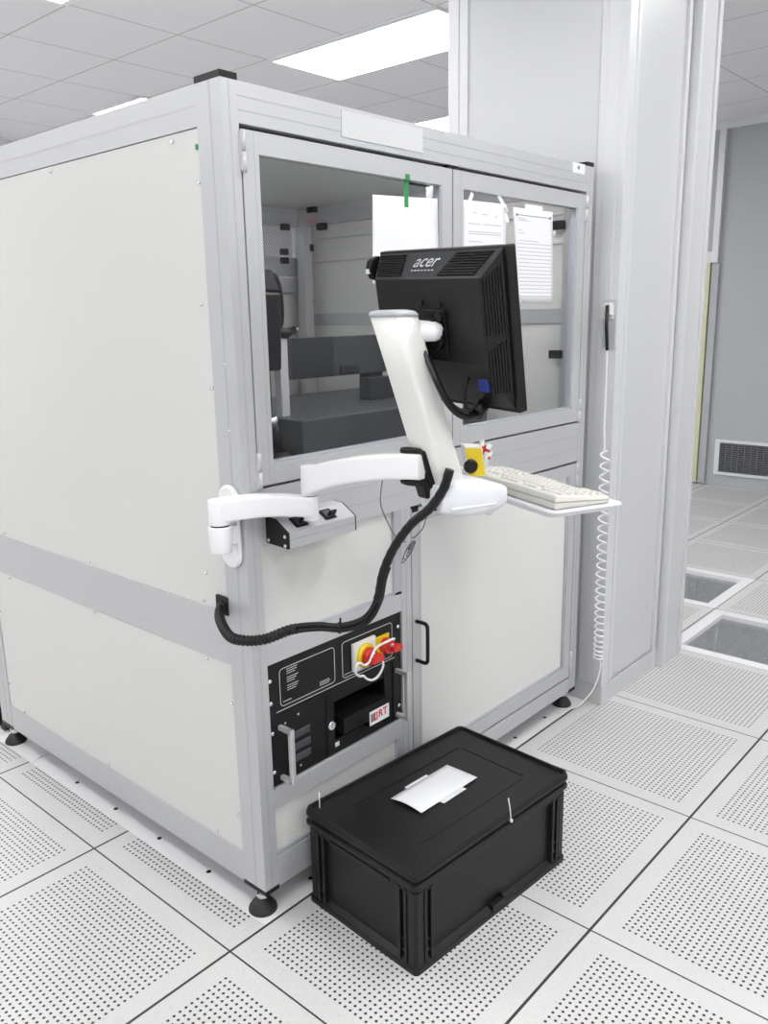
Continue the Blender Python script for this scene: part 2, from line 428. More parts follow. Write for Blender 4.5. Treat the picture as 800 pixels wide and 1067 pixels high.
# rails: front, left, back, right
def rail_x(name, xa, xb, z0, z1, y0=Y0, d=.04, lines=2, m=ALU):
    def fn(b):
        b.box((xa,y0+.0005,z0),(xb,y0+d,z1),0)
        for k in range(lines):
            zz = z0 + (z1-z0)*(k+1)/(lines+1); b.box((xa,y0-.0001,zz-.002),(xb,y0+.001,zz+.002),1)
    return part(name, (m, mat_line), fn, bevel=.0018)
def rail_y(name, x0, ya, yb, z0, z1, d=.04, lines=0):
    def fn(b):
        b.box((x0,ya,z0),(x0+d,yb,z1),0)
        for k in range(lines):
            zz = z0 + (z1-z0)*(k+1)/(lines+1); b.box((x0-.0004,ya,zz-.002),(x0,yb,zz+.002),1)
    return part(name, (ALU, mat_line), fn, bevel=.0018)
PL, PR = X0+.042, X1-.042
rail_x('rail', PL, PR, 1.807, 1.885)
rail_x('rail', PL, PR, .932, 1.064)
rail_x('rail', PL, PR, ZB, .126, lines=0)
rail_y('rail', X0+.0005, Y0+.08, Y1-.08, 1.806, 1.885, lines=1)
rail_y('rail', X0+.0005, Y0+.08, Y1-.08, .645, .772)
rail_y('rail', X0+.0005, Y0+.08, Y1-.08, ZB, .157)
rail_y('rail', X1-.04, Y0+.08, Y1-.08, 1.806, 1.885, lines=1)
rail_y('rail', X1-.04, Y0+.08, Y1-.08, .645, .772)
rail_y('rail', X1-.04, Y0+.08, Y1-.08, ZB, .157)
rail_x('rail', PL, PR, 1.806, 1.885, y0=Y1-.04)
rail_x('rail', PL, PR, 1.60, 1.68, y0=Y1-.04, lines=1)
rail_x('rail', PL, PR, 1.535, 1.595, y0=Y1-.05, lines=1)
rail_x('rail', PL, PR, .92, 1.0, y0=Y1-.04)
rail_x('rail', PL, PR, ZB, .157, y0=Y1-.04)
# left and right and back and roof panels
part('side_panel', (PANEL,), lambda b: b.box((X0+.003,Y0+.081,.773),(X0+.009,Y1-.081,1.8045)))
part('side_panel', (PANEL,), lambda b: b.box((X0+.003,Y0+.081,.158),(X0+.009,Y1-.081,.6445)))
part('panel_gap_line', (BLACK,), lambda b: (b.box((X0+.006,Y0+.081,1.8045),(X0+.012,Y1-.081,1.8062)),))  # thin black strip along the gap above the side panel
part('side_panel', (PANEL_W,), lambda b: b.box((X1-.012,Y0+.081,.773),(X1-.006,Y1-.081,1.805)))
part('side_panel', (PANEL_W,), lambda b: b.box((X1-.012,Y0+.081,.158),(X1-.006,Y1-.081,.6445)))
part('back_glass', (GLASS,), lambda b: b.box((PL,Y1-.012,1.0),(1.35,Y1-.007,1.60)))  # unseen back bay, glazed to let more light into the interior
part('back_panel', (PANEL_W,), lambda b: b.box((1.39,Y1-.012,1.0),(PR,Y1-.006,1.535)))
part('post', (ALU,), lambda b: b.box((1.35,Y1-.04,1.0),(1.39,Y1,1.60)), bevel=.002)
li = part('added_fill_strip', (ALU, FILLI), lambda b: (b.box((.30,Y0+.055,1.800),(.31,Y0+.085,1.876),0), b.box((1.44,Y0+.055,1.800),(1.45,Y0+.085,1.876),0), b.box((.31,Y0+.060,1.803),(1.44,Y0+.078,1.819),1)))  # unseen glowing strip added behind the top rail to brighten the interior
part('back_panel', (PANEL_W,), lambda b: b.box((PL,Y1-.012,.157),(PR,Y1-.006,.92)))
part('roof_panel', (PANEL_W,), lambda b: b.box((PL,Y0+.04,1.876),(PR,Y1-.04,1.882)))
def wires(b):
    z0, z1, y = 1.68, 1.806, Y1-.02; h = z1-z0; n = int((PR-PL+h)/.014)
    for k in range(n):
        x = PL - h + k*.014
        for sgn in (1, -1):
            xa, xb = (x, x+h) if sgn > 0 else (x+h, x)
            za, zb = z0, z1
            lo, hi = PL, PR
            def clip(xa, za, xb, zb):
                if xa < lo: t = (lo-xa)/(xb-xa); xa, za = lo, za+(zb-za)*t
                if xb < lo: t = (lo-xb)/(xa-xb); xb, zb = lo, zb+(za-zb)*t
                if xa > hi: t = (xa-hi)/(xa-xb); xa, za = hi, za+(zb-za)*t
                if xb > hi: t = (xb-hi)/(xb-xa); xb, zb = hi, zb+(za-zb)*t
                return xa, za, xb, zb
            xa, za, xb, zb = clip(xa, za, xb, zb)
            if abs(zb-za) > .005: b.cyl((xa,y+.002*sgn,za),(xb,y+.002*sgn,zb), .0014, n=4, caps=False, smooth=False)
part('wire_mesh', (MESHM,), wires)
# inner right wall bands, interior deck
part('inner_rail', (ALU,), lambda b: (b.box((X1-.018,Y0+.09,1.395),(X1-.012,Y1-.08,1.445)), b.box((X1-.02,Y0+.09,1.655),(X1-.012,Y1-.08,1.659)), b.box((X1-.02,Y0+.09,1.747),(X1-.012,Y1-.08,1.751))), bevel=.001)
part('deck', (DARKG,), lambda b: b.box((PL+.002,Y0+.042,.985),(PR-.002,Y1-.042,1.03)))
part('inner_post', (ALU,), lambda b: b.box((X1-.095,Y1-.13,1.03),(X1-.05,Y1-.085,1.80)), bevel=.002)
for (x, y, z, rx, ry) in ((1.500,1.362,1.800,.02,.012),(1.49,1.362,1.70,.018,.012),(1.49,1.362,1.665,.018,.012),(1.571,1.31,1.495,.022,.012),(1.35,1.362,1.81,.02,.012)):
    part('panel_clip', (BLACK,), lambda b: b.box((x-rx,y-ry,z-.013),(x+rx,y+.008,z+.013)), bevel=.003)
for (y, z) in ((1.27,1.868),(1.215,1.795),(1.30,1.715),(.105,1.712),(.102,1.292),(.55,1.80)):
    part('panel_clip', (BLACK,), lambda b: b.box((X1-.062,y-.022,z-.014),(X1-.038,y+.022,z+.014)), bevel=.003)
part('pink_label', (PINK,), lambda b: b.box((X1-.0415,1.25,1.812),(X1-.040,1.325,1.84)))
# screws down the left side
scr = [(.695,1.792),(.179,1.790),(1.211,1.79),(.097,1.701),(.117,1.459),(.048,1.196),(.048,1.336),(.098,1.284),(.698,.784),(.181,.784),(1.211,.784),(.185,.636),(.698,.636),(1.211,.636),(.100,.546),(.100,.254),(.193,.166),(.705,.166),(1.225,.166),(1.318,.242),(1.318,.50),(.166,.855),(.100,.92)]
for y, z in scr:
    part('screw', (STEEL,), lambda b: b.cyl((X0+.004,y,z),(X0-.0025,y,z),.0042,.0030,n=10))
part('green_dot', (GREEN,), lambda b: b.box((X0-.0008,.094,1.764),(X0+.0035,.100,1.774)))
part('cable_port', (BLACK, DARKG2), lambda b: (b.box((X0-.004,.086,.768),(X0+.004,.128,.812)), b.cyl((X0-.006,.108,.785),(X0-.003,.108,.785),.014,n=16,m=1)), bevel=.001)
# front: middle post, black shade bars behind the door gaps, label strips
def midpost(b):
    b.box((.643,Y0+.0005,.126),(.684,Y0+.04,.932),0); b.box((.662,Y0-.0002,.126),(.665,Y0+.001,.932),1)
part('post', (ALU, mat_line), midpost, bevel=.0018)
part('post', (ALU,), lambda b: b.box((.855,Y0+.045,1.064),(.89,Y0+.08,1.807)), bevel=.002)
def gap_shade(b):  # black bars behind the door gaps, standing in for their shade
    for (xa, xb, za, zb) in ((PL,PR,1.792,1.807),(PL,PR,1.064,1.075),(.684,PR,.922,.932),(.684,PR,.126,.133),(PL,PL+.006,1.064,1.807),(PR-.006,PR,1.064,1.807),(PR-.006,PR,.126,.932),(.684,.690,.126,.932)):
        b.box((xa,Y0+.028,za),(xb,Y0+.04,zb))
part('door_gap_shade', (BLACK,), gap_shade)
part('label_strip', (STRIPL,), lambda b: b.box((.457,Y0-.0012,1.821),(.744,Y0+.0004,1.876)))
part('corner_label', (WHITE, INKD), lambda b: (b.box((1.487,Y0-.0012,1.856),(1.563,Y0+.0004,1.886)), b.box((1.517,Y0-.0016,1.868),(1.530,Y0-.0011,1.878),1)))
# upper glazed doors
def door(x0, x1, z0, z1, fw, name, glazed, hinge_x, hz, fwb=None):
    fwb = fwb or fw
    def fr(b):
        y0, y1 = Y0+.001, Y0+.026
        for (xa, xb, za, zb) in ((x0,x0+fw,z0,z1),(x1-fw,x1,z0,z1)): b.box((xa,y0,za),(xb,y1,zb),0)
        b.box((x0+fw,y0,z1-fw),(x1-fw,y1,z1),0); b.box((x0+fw,y0,z0),(x1-fw,y1,z0+fwb),0)
        # slim rebate lip round the opening
        yy = Y0+.004
        b.box((x1-fw-.006,yy,z0+fwb),(x1-fw,y1,z1-fw),1); b.box((x0+fw,yy,z0+fwb),(x1-fw,y1,z0+fwb+.006),1)
        b.box((x0+.7*fw,y0-.0003,z0),(x0+.7*fw+.003,y0+.0005,z1),2)
    d = part(name, (ALU, EDGE, mat_line), fr, bevel=.0015)
    if glazed: part('glass', (GLASS,), lambda b: b.box((x0+fw,Y0+.009,z0+fwb),(x1-fw,Y0+.013,z1-fw)), parent=d)
    else: part('door_panel', (PANEL_W,), lambda b: b.box((x0+fw,Y0+.012,z0+fwb),(x1-fw,Y0+.016,z1-fw)), parent=d)
    for z in hz:
        def hg(b):
            b.cyl((hinge_x,Y0-.004,z-.04),(hinge_x,Y0-.004,z-.001),.0048,n=12); b.cyl((hinge_x,Y0-.004,z+.001),(hinge_x,Y0-.004,z+.04),.0048,n=12)
            b.box((hinge_x-.007,Y0-.0035,z-.038),(hinge_x+.007,Y0+.001,z+.038))
        part('hinge', (HINGE,), hg, parent=d)
    return d
d1 = door(.170, .868, 1.070, 1.798, .044, 'glass_door', True, .170, (1.755, 1.105))
d2 = door(.873, PR-.003, 1.070, 1.798, .045, 'glass_door', True, PR-.001, (1.755, 1.105))
d3 = door(.688, PR-.003, .133, .924, .040, 'lower_door', False, PR-.001, (.885, .19), .045)
def hd(b):
    pts = smooth_path([(.703,Y0,.603),(.703,Y0-.030,.603),(.703,Y0-.038,.597),(.703,Y0-.04,.585),(.703,Y0-.04,.505),(.703,Y0-.038,.493),(.703,Y0-.030,.487),(.703,Y0,.487)], 5)
    b.tube(pts, .0055, 10)
part('door_handle', (BLACK,), hd, parent=d3)
part('door_catch', (BLACK,), lambda b: (b.box((.69,Y0-.0005,.915),(.715,Y0+.02,.932))), parent=E_)
part('door_catch', (BLACK,), lambda b: (b.box((.85,Y0+.002,1.797),(.895,Y0+.02,1.806))), parent=E_)
part('door_catch', (BLACK,), lambda b: (b.box((.66,Y0+.04,1.762),(.74,Y0+.07,1.79)), b.box((.76,Y0+.04,1.755),(.83,Y0+.06,1.775))), parent=E_, bevel=.004)
part('door_catch', (BLACK,), lambda b: (b.box((1.40,Y0+.04,1.762),(1.45,Y0+.07,1.785))), parent=E_, bevel=.004)
# left column below: fixed panel, rails round the rack bay, low panel
def fixpanel(b):
    b.box((PL,Y0+.012,.70),(.643,Y0+.016,.932),0)
    b.box((.618,Y0+.002,.70),(.643,Y0+.016,.932),1); b.box((PL,Y0+.002,.70),(.643,Y0+.016,.707),1)
part('front_panel', (PANEL, EDGE), fixpanel)
rail_x('rail', PL, .643, .650, .700, lines=0)
rail_x('rail', PL, .643, .280, .334, lines=0)
def lowpanel(b):
    b.box((PL,Y0+.012,.16),(.643,Y0+.016,.28),0); b.box((PL,Y0+.002,.15),(.643,Y0+.016,.165),1); b.box((.618,Y0+.002,.15),(.643,Y0+.016,.28),1)
part('front_panel', (PANEL, EDGE), lowpanel)
rail_x('rail', PL, .643, .126, .152, lines=0)

# ------------------------------------------------------------------ rack modules
S_ = thing('mains_switch_unit', 'black rack panel with a red rotary mains switch and a keyed switch', 'control panel', (.405,Y0,.522))
SI = S_.matrix_world.inverted()
def prt(name, mats, fn, parent, iv, bevel=0): b = MB(*mats); b.M = iv; fn(b); return b.build(name, parent, bevel)
RXL, RXR = .1665, .6415
prt('face_plate', (BLACKM,), lambda b: b.box((RXL,Y0+.006,.5185),(RXR,Y0+.010,.6485)), S_, SI, .0008)
YF = Y0+.006
def rrect(b, x0, x1, z0, z1, r, w, m=0):
    pts = []
    for (cx, cz, a0) in ((x1-r,z1-r,0),(x0+r,z1-r,90),(x0+r,z0+r,180),(x1-r,z0+r,270)):
        for k in range(6):
            a = math.radians(a0 + 18*k); pts.append((cx+r*math.cos(a), YF-.0004, cz+r*math.sin(a)))
    n = len(pts); cx, cz = (x0+x1)/2, (z0+z1)/2
    for i in range(n):
        p, q = Vector(pts[i]), Vector(pts[(i+1)%n]); d = (q-p)
        if d.length < 1e-6: continue
        nn = Vector((d.z,0,-d.x)).normalized()*w/2
        b.hexa([p-nn, q-nn, q+nn, p+nn], [v+Vector((0,-.0003,0)) for v in (p-nn, q-nn, q+nn, p+nn)], m)
prt('panel_outline', (LGREY,), lambda b: rrect(b, .204, .386, .533, .627, .010, .0018), S_, SI)
prt('panel_outline', (LGREY,), lambda b: rrect(b, .414, .606, .531, .628, .010, .0018), S_, SI)
prt('lower_line', (LGREY,), lambda b: b.box((.190,YF-.0006,.5225),(.615,YF,.5243)), S_, SI)
MT = lambda x, z, y=YF-.0006: Matrix.Translation(S_.location).inverted() @ Matrix.Translation((x,y,z)) @ Matrix.Rotation(PI/2, 4, 'X')
def tlines(b):
    for z0_ in (.617,.596,.575):
        for k, wd in enumerate((.032,.030,.024)): 
            x = .227; 
            while x < .227+wd: l = random.uniform(.004,.008); b.box((x,YF-.0006,z0_-.0055*k+.003),(x+l,YF,z0_-.0055*k+.0048)); x += l+.0015
    for k in range(3):
        x = .333
        while x < .365: l = random.uniform(.005,.009); b.box((x,YF-.0006,.549-.0045*k),(x+l,YF,.5506-.0045*k)); x += l+.0015
    x = .212
    while x < .238: b.box((x,YF-.0006,.5415),(x+.004,YF,.5438)); x += .0055
    x = .420
    while x < .446: b.box((x,YF-.0006,.5385),(x+.004,YF,.5405)); x += .0055
prt('panel_text', (LGREY,), tlines, S_, SI)
def bolt(x, z, parent, iv): prt('screw', (STEEL,), lambda b: b.lathe((x,YF,z), [(.0058,0),(.0056,-.002),(.003,-.0042)], n=14, ax=1), parent, iv)
for x in (.1735,.6305):
    for z in (.608,.552): bolt(x, z, S_, SI)
prt('switch_plate', (PANEL_W,), lambda b: b.box((.447,YF-.010,.538),(.532,YF,.615)), S_, SI, .002)
prt('dial_ring', (YEL,), lambda b: b.lathe((.489,YF-.010,.574), [(.033,0),(.033,-.006),(.028,-.010)], ax=1), S_, SI, .001)
k = prt('rotary_knob', (RED,), lambda b: (b.lathe((.489,YF-.019,.574), [(.024,0),(.024,-.014),(.020,-.018)], ax=1), b.box((.470,YF-.058,.564),(.512,YF-.030,.582))), S_, SI, .003)
prt('key_plate', (YEL,), lambda b: b.box((.536,YF-.006,.552),(.590,YF,.604)), S_, SI, .002)
prt('key_switch', (RED,), lambda b: (b.cyl((.570,YF-.006,.575),(.570,YF-.026,.575),.022,.020,n=24), b.cyl((.570,YF-.024,.578),(.570,YF-.030,.578),.012,n=20), b.box((.566,YF-.045,.563),(.600,YF-.024,.578))), S_, SI, .002)
prt('key_barrel', (STEEL,), lambda b: b.cyl((.570,YF-.030,.580),(.570,YF-.034,.580),.006,n=14), S_, SI)
def wl(b):
    y = YF-.046
    pts = [(.578,y+.006,.590),(.566,y,.598),(.548,y,.596),(.530,y,.586),(.520,y,.572),(.508,y,.562),(.494,y,.562),(.480,y,.572),(.470,y,.574),(.462,y,.566),(.462,y,.552),(.476,y,.538),(.490,y,.534),(.502,y,.522),(.520,y,.512),(.540,y,.512),(.556,y,.522),(.566,y,.538),(.570,y+.01,.552),(.556,y+.01,.562),(.545,y+.01,.572),(.542,y+.012,.584)]
    pts = [(q[0]-.048*(1 if 1 < i_ else .2), q[1], q[2]+.008) for i_, q in enumerate(pts)]
    b.tube(smooth_path(pts, 5), .0032, 8)
prt('tie_loop', (WHITE,), wl, S_, SI)

R_ = thing('rack_computer', 'black rack unit with two silver handles, open drive bay and RT sticker', 'computer', (.405,Y0,.336))
RI = R_.matrix_world.inverted()
def face(b):
    z0, z1 = .3365, .5175; a, c_, e, f_ = .377, .569, .373, .479
    b.box((RXL,YF,z0),(a,YF+.004,z1)); b.box((c_,YF,z0),(RXR,YF+.004,z1)); b.box((a,YF,z0),(c_,YF+.004,e)); b.box((a,YF,f_),(c_,YF+.004,z1))
prt('face_plate', (BLACKM,), face, R_, RI, .0006)
prt('bay', (BLACKM, DARKG2), lambda b: (b.box((a_,YF+.12,.373),(.569,YF+.122,.479)) if False else [b.box((.377,YF+.1,.373),(.569,YF+.102,.479)), b.box((.375,YF+.004,.371),(.377,YF+.102,.481)), b.box((.569,YF+.004,.371),(.571,YF+.102,.481)), b.box((.375,YF+.004,.371),(.571,YF+.102,.373)), b.box((.375,YF+.004,.479),(.571,YF+.102,.481))]), R_, RI)
prt('drive_box', (BLACK, BLACKM), lambda b: b.box((.392,YF-.022,.392),(.564,YF+.08,.434)), R_, RI, .0015)
for xa, xb in ((.350,.377),(.569,.590),(.605,.608)): prt('door_edge', (BLACK,), lambda b: b.box((xa,YF-.003,.340),(xb,YF,.515)), R_, RI, .001)
st = prt('sticker', (WHITE,), lambda b: b.box((.487,YF-.0235,.377),(.563,YF-.0222,.416)), R_, RI)
prt('drive_box', (BLACK,), lambda b: b.box((.484,YF-.022,.375),(.564,YF+.0,.418)), R_, RI, .001)
prt('sticker_mark', (INKD, REDT), lambda b: (b.box((.4905,YF-.0240,.386),(.503,YF-.0234,.409),0), b.box((.503,YF-.0240,.386),(.517,YF-.0234,.409),1)), st, RI)
MR = lambda x, z, y: Matrix.Translation(R_.location).inverted() @ Matrix.Translation((x,y,z)) @ Matrix.Rotation(PI/2, 4, 'X')
text('RT', .030, MR(.538, .399, YF-.0238), REDT, 'sticker_lettering', st, bold=.0006)
text('I', .022, MR(.510, .3975, YF-.0242), WHITE, 'sticker_lettering', st, bold=.0006)
def handle(b, x):
    b.box((x-.006,YF-.042,.478),(x+.006,YF,.490)); b.box((x-.006,YF-.042,.347),(x+.006,YF,.359)); b.box((x-.006,YF-.046,.347),(x+.006,YF-.034,.490))
for x in (.197,.621): prt('handle', (HANDLE,), lambda b: handle(b, x), R_, RI, .0018)
for i, z in enumerate((.444,.412,.382)):
    prt('vent_slot', (VENTG,), lambda b: b.hexa([(.226,YF,z-.011),(.295,YF,z-.011),(.295,YF,z+.009),(.226,YF,z+.009)],[(.229,YF-.0015,z-.008),(.292,YF-.0015,z-.008),(.292,YF-.0015,z+.006),(.229,YF-.0015,z+.006)]), R_, RI)
prt('lock', (STEEL, INKD), lambda b: (b.cyl((.362,YF-.003,.424),(.362,YF-.010,.424),.011,n=20), b.box((.3605,YF-.0104,.418),(.3635,YF-.0098,.430),1)), R_, RI)
prt('small_label', (WHITE,), lambda b: b.box((.377,YF-.0007,.354),(.394,YF,.366)), R_, RI)
for x, z in ((.1735,.475),(.1735,.375),(.6305,.376)): bolt(x, z, R_, RI)
for x, z in ((.258,.494),(.259,.357),(.215,.487)): prt('rivet', (LGREY,), lambda b: b.cyl((x,YF,z),(x,YF-.001,z),.0028,n=10), R_, RI)

# ------------------------------------------------------------------ control box under the arm
B_ = thing('switch_box', 'small silver desk-top style switch box with black end cap on the front rail', 'switch box', (.27,Y0,.94))
BI = B_.matrix_world.inverted()
prof = [(Y0-.001,.942),(Y0-.001,1.002),(-.020,1.000),(-.062,.974),(-.062,.938)]
prt('housing', (ALU, ALU_D), lambda b: (b.prism(prof, 0, .186, .392), b.box((.186,-.0626,.957),(.392,-.0618,.9585),1)), B_, BI, .001)
prt('end_cap', (BLACK,), lambda b: b.prism(prof, 0, .180, .186), B_, BI, .001)
prt('end_cap', (BLACK,), lambda b: b.prism(prof, 0, .392, .396), B_, BI, .001)
for y, z in ((.0,.950),(-.054,.945),(-.054,.966)): prt('screw', (STEEL,), lambda b: b.cyl((.180,y,z),(.1775,y,z),.004,n=10), B_, BI)
for x in (.232,.322):
    n_ = Vector((0,-.026,.042)).normalized(); c0 = Vector((x,-.041,.987))
    u_ = Vector((1,0,0)); v_ = n_.cross(u_)
    Mx = BI @ frame(c0, u_, v_, n_)
    sw = MB(BLACK, DARKG); sw.M = Mx; sw.box((-.018,-.016,0),(.018,.016,.0025)); sw.box((-.011,-.011,.0025),(.011,.011,.004),1); sw.build('rocker_plate', B_, .001)
    tg = MB(BLACK); tg.M = Mx; tg.box((-.006,-.010,.004),(.016,-.004,.018)); tg.build('toggle', B_, .002)

# ------------------------------------------------------------------ monitor arm
A_ = thing('monitor_mount', 'white jointed monitor arm clamped to the enclosure corner post, tilted column and tray', 'monitor arm', (.123,.055,.9))
AI = A_.matrix_world.inverted()
def stadium(cy, cz, w, h, n=10):
    pts = []
    for k in range(n+1): a = PI*k/n; pts.append((cy+w/2*math.cos(a), cz+h/2-w/2+w/2*math.sin(a)))
    for k in range(n+1): a = PI+PI*k/n; pts.append((cy+w/2*math.cos(a), cz-h/2+w/2+w/2*math.sin(a)))
    return pts
PA = Vector((.062,.018,1.03)); PE = Vector((.252,-.060,1.020)); PD = Vector((.272,-.368,1.14))
def wb(b):
    b.prism(stadium(.052,.985,.062,.188), 0, X0-.014, X0)
    b.box((.072,.022,.975),(X0-.012,.066,1.030)); b.box((.062,.010,.955),(X0-.012,.052,.998))
wbm = prt('wall_bracket', (ARM,), wb, A_, AI, .006)
prt('bracket_barrel', (ARM,), lambda b: b.cyl((PA.x,PA.y,.945),(PA.x,PA.y,1.003),.0235,.0255,n=28), A_, AI, .003)
prt('bracket_ring', (BLACK,), lambda b: b.cyl((PA.x,PA.y,1.003),(PA.x,PA.y,1.006),.020,n=28), A_, AI)
def arm_link(b, p, q, h0, h1, w, bow, zc0, zc1, nseg=14):
    p = Vector(p); q = Vector(q); d = (q-p); L_ = Vector((d.x,d.y,0)).length; u = Vector((d.x,d.y,0)).normalized(); s_ = Vector((-u.y,u.x,0))
    rings = []
    ns = 28
    for i in range(nseg+1):
        t = i/nseg; base = Vector((p.x,p.y,0)) + u*(L_*t); zc = zc0+(zc1-zc0)*t + bow*4*t*(1-t); h = h0+(h1-h0)*t
        ring = []
        for k in range(ns):
            a = 2*PI*k/ns; ca, sa = math.cos(a), math.sin(a)
            e = 7.0; ca2 = math.copysign(abs(ca)**(2/e), ca); sa2 = math.copysign(abs(sa)**(2/e), sa)
            ring.append(base + s_*(w/2*ca2) + Vector((0,0,zc+h/2*sa2)))
        rings.append(ring + [ring[0]])
    b.grid(rings); bmesh.ops.remove_doubles(b.bm, verts=b.bm.verts, dist=1e-5)
    ends = [e for e in b.bm.edges if e.is_boundary]; bmesh.ops.holes_fill(b.bm, edges=ends)
def la(b):
    arm_link(b, PA, PE, .050, .046, .046, .008, 1.036, 1.021)
    b.cyl((PA.x,PA.y,1.006),(PA.x,PA.y,1.060),.0225,n=24); b.cyl((PE.x,PE.y,.991),(PE.x,PE.y,1.046),.0185,.0185,n=28)
prt('lower_arm', (ARM,), la, A_, AI, .002)
prt('joint_ring', (WIREG,), lambda b: b.cyl((PE.x,PE.y,1.046),(PE.x,PE.y,1.048),.0155,n=28), A_, AI)
def ua(b):
    arm_link(b, PE, PD, .062, .050, .042, .012, 1.080, 1.140)
    b.cyl((PE.x,PE.y,1.048),(PE.x,PE.y,1.113),.0195,.0190,n=28)
prt('upper_arm', (ARM,), ua, A_, AI, .002)
# column frame: z down the column, x toward back (n), y across (a)
nh = Vector((-.976,.218,0)); up = Vector((0,0,1)); th = math.radians(19.6)
cz = (nh*math.sin(th) + up*math.cos(th)); cn = (nh*math.cos(th) - up*math.sin(th)); ca = cz.cross(cn).normalized()
CT = Vector((.213,-.346,1.428)); CL = .385
CM = AI @ frame(CT, cn, ca, cz)     # x=back normal, y=far side, z=up the column
def col_sect(z, dx, dy, r=.012):
    pts = []
    for (sx, sy, a0) in ((1,1,0),(-1,1,90),(-1,-1,180),(1,-1,270)):
        for k in range(5):
            a = math.radians(a0+22.5*k); pts.append((sx*(dx-r)+r*math.cos(a), sy*(dy-r)+r*math.sin(a), z))
    return pts
TT = math.tan(th)
def hz(sec, k=1.0): return [(x, y, z + x*TT*k) for x, y, z in sec]
def column(b):
    secs = [col_sect(-CL,.028,.042), col_sect(-.3,.028,.0425), col_sect(-.1,.027,.043), hz(col_sect(0,.027,.044))]
    R = [[*s_, s_[0]] for s_ in secs]; b.grid(R); bmesh.ops.remove_doubles(b.bm, verts=b.bm.verts, dist=1e-5)
    bmesh.ops.holes_fill(b.bm, edges=[e for e in b.bm.edges if e.is_boundary])
cb = MB(COLM); cb.M = CM; column(cb); cb.build('column', A_)
cp = MB(CAPG); cp.M = CM
secs = [hz(col_sect(0,.028,.045)), hz(col_sect(.005,.028,.045)), hz(col_sect(.010,.025,.042)), hz(col_sect(.013,.016,.03,.01))]
cp.grid([[*s_, s_[0]] for s_ in secs]); bmesh.ops.remove_doubles(cp.bm, verts=cp.bm.verts, dist=1e-5); bmesh.ops.holes_fill(cp.bm, edges=[e for e in cp.bm.edges if e.is_boundary]); cp.build('column_cap', A_)
# clamp on back face of column
def clamp(b):
    b.box((.022,-.034,-.375),(.038,.014,-.262)); b.box((.036,-.024,-.360),(.052,.008,-.285))
cl = MB(BLACK); cl.M = CM; clamp(cl); cl.build('tilt_clamp', A_, .004)
for z in (1.168,1.106):
    def forks(b):
        u = (PD-PE); u.z = 0; u.normalize()
        c0 = PD + Vector((0,0,z-PD.z))
        e = CT - cz*.30 + cn*.03; e.z = z
        b.tube([c0 - u*.055 + Vector((0,0,0)), c0 - u*.04, c0 - u*.01, e], [.006,.0085,.0075,.009], 10)
    prt('clamp_fork', (BLACK,), forks, A_, AI, .001)
# monitor bracket at the top, white
prm = Vector((.33117,-.37569,1.40399)); ma = Vector((.2113,.9767,.0368)).normalized(); mn = Vector((-.96258,.21449,-.16566)).normalized(); mu = ma.cross(mn).normalized()
mn = mu.cross(ma).normalized()
def mb_br(b):
    w0 = CT - cz*.035 - cn*.02; w1 = prm + mn*.058 - ma*.055 + mu*.007
    d = (w1-w0).normalized(); s_ = d.cross(up).normalized(); v = s_.cross(d)
    def sec(c, a, h): return [c + s_*a*math.cos(t)*1.0 + v*h*math.sin(t) for t in [2*PI*k/16 for k in range(16)]]
    S = [sec(w0,.020,.020), sec(w0.lerp(w1,.4),.022,.020), sec(w0.lerp(w1,.85),.024,.018), sec(w1,.022,.013), sec(w1+d*.004,.012,.006)]
    b.grid([[*q, q[0]] for q in S]); bmesh.ops.remove_doubles(b.bm, verts=b.bm.verts, dist=1e-5)
    bmesh.ops.holes_fill(b.bm, edges=[e for e in b.bm.edges if e.is_boundary])
prt('monitor_bracket', (ARM,), mb_br, A_, AI)
MM = frame(prm, ma, mn, mu)
vp = MB(BLACK); vp.M = AI @ MM
vp.box((-.06,.0465,-.045),(.02,.050,.045)); vp.cyl((-.03,.05,.0),(-.03,.062,.0),.030,n=24); vp.cyl((-.055,.05,.034),(-.055,.062,.034),.008,n=12); vp.box((-.045,.050,.012),(-.01,.066,.030)); vp.build('swivel_plate', A_, .002)
# tray bracket (rounded white housing) under the column
hd_ = math.radians(-21); fx = Vector((math.cos(hd_),math.sin(hd_),0)); fy = Vector((-math.sin(hd_),math.cos(hd_),0))
TB = frame((.345,-.392,1.036), fx, fy, up)
def tb(b):
    S = []
    for (x, z0, z1, hy, yc) in ((-.062,.030,.050,.020,0),(-.058,.012,.066,.044,0),(-.02,.002,.074,.053,0),(.025,.0,.074,.056,0),(.060,.004,.066,.054,.0),(.090,.010,.056,.047,.002),(.100,.014,.052,.040,.003),(.103,.022,.044,.025,.004)):
        ring = []
        for k in range(24):
            a = 2*PI*k/24; c_, s_ = math.cos(a), math.sin(a); e = 5.0
            ring.append((x, yc+hy*math.copysign(abs(c_)**(2/e), c_), (z0+z1)/2+(z1-z0)/2*math.copysign(abs(s_)**(2/e), s_)))
        S.append([*ring, ring[0]])
    b.grid(S); bmesh.ops.remove_doubles(b.bm, verts=b.bm.verts, dist=1e-5)
    bmesh.ops.holes_fill(b.bm, edges=[e for e in b.bm.edges if e.is_boundary])
    b.box((-.045,-.0575,.021),(.06,-.050,.025))
b = MB(TRAYM); b.M = AI @ TB; tb(b); b.build('tray_bracket', A_, .0015, 2)
